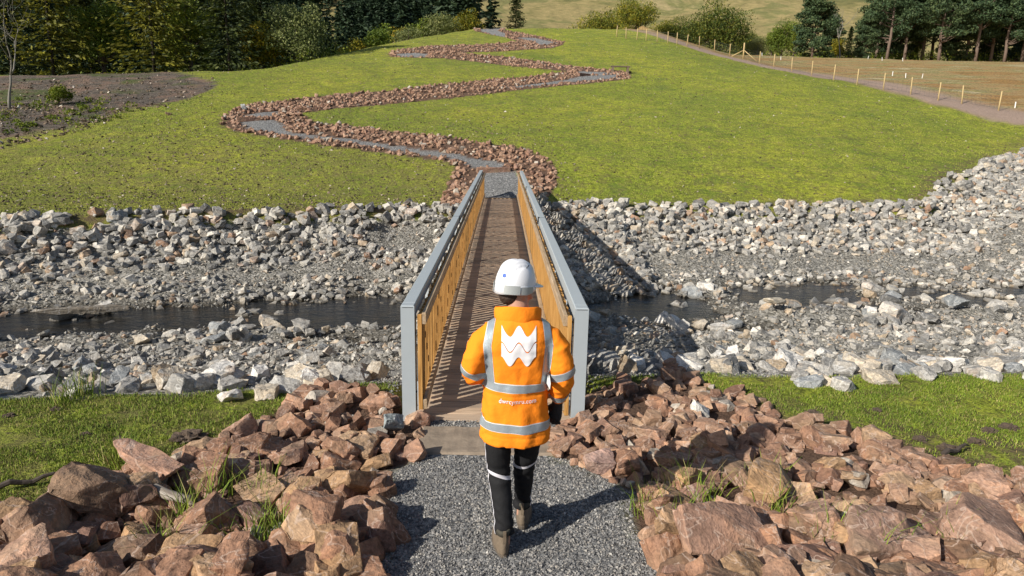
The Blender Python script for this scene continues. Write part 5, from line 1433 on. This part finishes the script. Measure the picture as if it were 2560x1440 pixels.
# body under the clothes: one continuous skin surface with head and face
HZ = 1.605; HY = .035; hyaw = R(-52)
Rh = Matrix.Rotation(hyaw, 3, 'Z') @ Matrix.Rotation(R(-7), 3, 'X')
hc = Vector((-.018, HY, HZ))
def hp(x, y, z): return hc+Rh @ Vector((x, y, z))
mb = MB()
def hell(c, r, n=20, m=14):
    mb.ell(hp(*c), r, n, m, Rh)
hell((0, -.006, .030), (.074, .090, .084)); hell((0, .028, -.035), (.060, .068, .070)); hell((0, .055, -.078), (.034, .032, .026)); hell((0, .058, -.005), (.062, .035, .055))
hell((0, .104, -.020), (.0125, .018, .026)); hell((0, .117, -.034), (.014, .013, .010)); hell((0, .093, -.060), (.026, .011, .006)); hell((0, .092, -.071), (.024, .011, .006))
for s in (-1, 1):
    hell((s*.078, .0, -.012), (.008, .019, .032)); hell((s*.083, -.006, .004), (.007, .015, .016)); hell((s*.032, .084, .016), (.022, .012, .008)); hell((s*.040, .078, -.030), (.022, .016, .018))
mb.tube([hc+Vector((0, -.01, -.02)), Vector((0, .01, 1.52)), Vector((0, .0, 1.42)), Vector((0, 0, 1.36))], [.060, .060, .066, .10], 18)
mb.rings([oval(cx, cy, z, a*.82, b*.78, 28) for z, cx, cy, a, b in TOR[1:-1]])
for k in SL: tub(mb, SL[k][0], [r*.6 for r in SL[k][1]], 12, 4)
for k in LEG: tub(mb, LEG[k][0], [r*.75 for r in LEG[k][1]], 12, 4)
for x, y in ((-.058, -.10), (.058, .205)): mb.tube([(x, y, .16), (x, y-.005, .09), (x, y+.03, .05), (x, y+.12, .045)], [.036, .036, .036, .03], 10)
for c, d in (((.245, .055, .93), (-.10, .12, -1)), ((-.15, .235, 1.12), (.35, .9, .1))):
    c = Vector(c); d = Vector(d).normalized(); mb.tube([c-d*.03, c+d*.03, c+d*.09], [.026, .024, .022], 10)
link('body', remesh(mb, 'body', M_skin, .006, 2, .5), pe)
mb = MB(); M_eye = simple('eye', (.5, .48, .45), .2); M_iris = simple('iris', (.03, .02, .015), .2)
for s in (-1, 1):
    link('eye', MB().ell(hp(s*.032, .083, .001), (.011, .011, .011), 12, 8).mesh('eye', M_eye, True), pe)
# short dark hair
mb = MB(); mb.ell(hp(0, -.012, .032), (.079, .093, .083), 24, 16, Rh); mb.ell(hp(0, -.040, -.026), (.063, .060, .060), 24, 14, Rh)
link('hair', remesh(mb, 'hair', M_hair, .006, 1, .5, lambda c: noise.noise(c*90)*.003), pe)

# hard hat
hat = empty('hard_hat', hc+Rh @ Vector((0, .0, .038))); hat.rotation_euler = (Rh @ Matrix.Rotation(R(2), 3, 'X')).to_euler(); hat.parent = pe
RX, RY, RZh = .105, .122, .138
na = 72
def hatp(az, el, off=0):
    """az from forward, clockwise; el 0..90"""
    c = math.cos(el)**.85 if el < math.pi/2-1e-4 else 0
    x = math.sin(az)*RX*c; y = math.cos(az)*RY*c-.004; z = RZh*math.sin(el)**1.02
    n = Vector((x/RX**2, (y+.004)/RY**2, z/RZh**2)).normalized(); return Vector((x, y, z))+n*off
rows = []
for j in range(24):
    el = math.radians(90)*(j/23); row = []
    for i in range(na):
        az = 2*math.pi*i/na; p = hatp(az, min(el, math.radians(89.9)))
        rid = 0
        fb = math.exp(-((el-math.radians(62))/math.radians(26))**4)
        for xc, w, hgt in ((0, .013, .007), (-.036, .009, .0065), (.036, .009, .0065)):
            rid = max(rid, hgt*math.exp(-((p.x-xc)/w)**4)*fb)
        if abs(abs(p.x)-.068) < .006 and math.radians(18) < el < math.radians(68): rid = -.004
        row.append(p+Vector((p.x/RX**2, p.y/RY**2, p.z/RZh**2)).normalized()*rid)
    rows.append(row)
def skirt(az, drop):   # lower brim outline: deeper at the sides and back, thin at the front
    back = (1-math.cos(az))/2
    return -.010-.036*min(1, back*2.0)*drop-.006*math.exp(-((az-math.pi)/.5)**2)
lo = []
for k, (dr, outw) in enumerate(((.25, .0035), (1.0, .007))):
    lo.append([Vector((math.sin(2*math.pi*i/na)*(RX+outw), math.cos(2*math.pi*i/na)*(RY+outw)-.004, skirt(2*math.pi*i/na, dr)*(1 if k else .35))) for i in range(na)])
inner = [[Vector((v.x*.965, (v.y+.004)*.965-.004, v.z)) for v in lo[1]], [Vector((v.x*.93, v.y*.93, .03)) for v in rows[0]]]
m = MB(); m.rings([inner[1], inner[0], lo[1], lo[0]]+rows, False)
me = m.mesh('shell', M_shell, True); sh = link('shell', me, hat)
# peak
rows = []
for j in range(6):
    f = j/5; row = []
    for i in range(25):
        a = math.radians(-62+124*i/24); ex = .062*f*math.cos(a*90/62*.95)**.8
        row.append(Vector((math.sin(a)*(RX+.002+ex*.75), math.cos(a)*(RY+.002+ex)-.004, .004-.016*f**1.5*math.cos(a))))
    rows.append(row)
pk = strip('peak', rows, M_shell, hat); sd = pk.modifiers.new('s', 'SOLIDIFY'); sd.thickness = .004
def hat_patch(name, a0, a1, mat, z0=-.030, z1=.006):
    rows = []
    for j in range(3):
        row = []
        for i in range(13):
            a = math.radians(a0+(a1-a0)*i/12); f = j/2
            zz = skirt(a, 1.0)*(1-f)*.93+z1*f; ow = .0105-.002*f
            row.append(Vector((math.sin(a)*(RX+ow), math.cos(a)*(RY+ow)-.004, zz)))
        rows.append(row)
    strip(name, rows, mat, hat)
hat_patch('reflective_sticker', 112, 156, M_hgrey); hat_patch('reflective_sticker', 72, 109, M_hgrey, -.030, .0); hat_patch('reflective_sticker', 200, 236, M_hgrey); hat_patch('reflective_sticker', 255, 290, M_hgrey)
c = hatp(math.radians(163), math.radians(24), .002); nrm = Vector((c.x/RX**2, c.y/RY**2, c.z/RZh**2)).normalized(); u = nrm.orthogonal().normalized(); v = nrm.cross(u)
m = MB(); m.add([c+u*(.012*math.cos(k*math.pi/10))+v*(.012*math.sin(k*math.pi/10)) for k in range(20)]+[c+nrm*.003], [(k, (k+1) % 20, 20) for k in range(20)]); m.build('round_sticker', M_blue, hat)
m = MB()
for k in range(5):
    c = hatp(math.radians(62+6*k), math.radians(56-2*k), .001); m.ell(c, (.004, .004, .002), 8, 6)
m.build('vent', M_bolt, hat)
# head harness strap at the nape
m = MB(); m.tube([hp(.07*math.cos(math.radians(a)), -.03+.085*-math.sin(math.radians(a)), -.018-.012*math.sin(math.radians(a))) for a in range(0, 181, 15)], [.005]*13, 6); m.build('harness_strap', M_bootd, hat).matrix_parent_inverse = hat.matrix_local.inverted() if False else Matrix.Identity(4)
bpy.data.objects.remove(bpy.data.objects['harness_strap'])
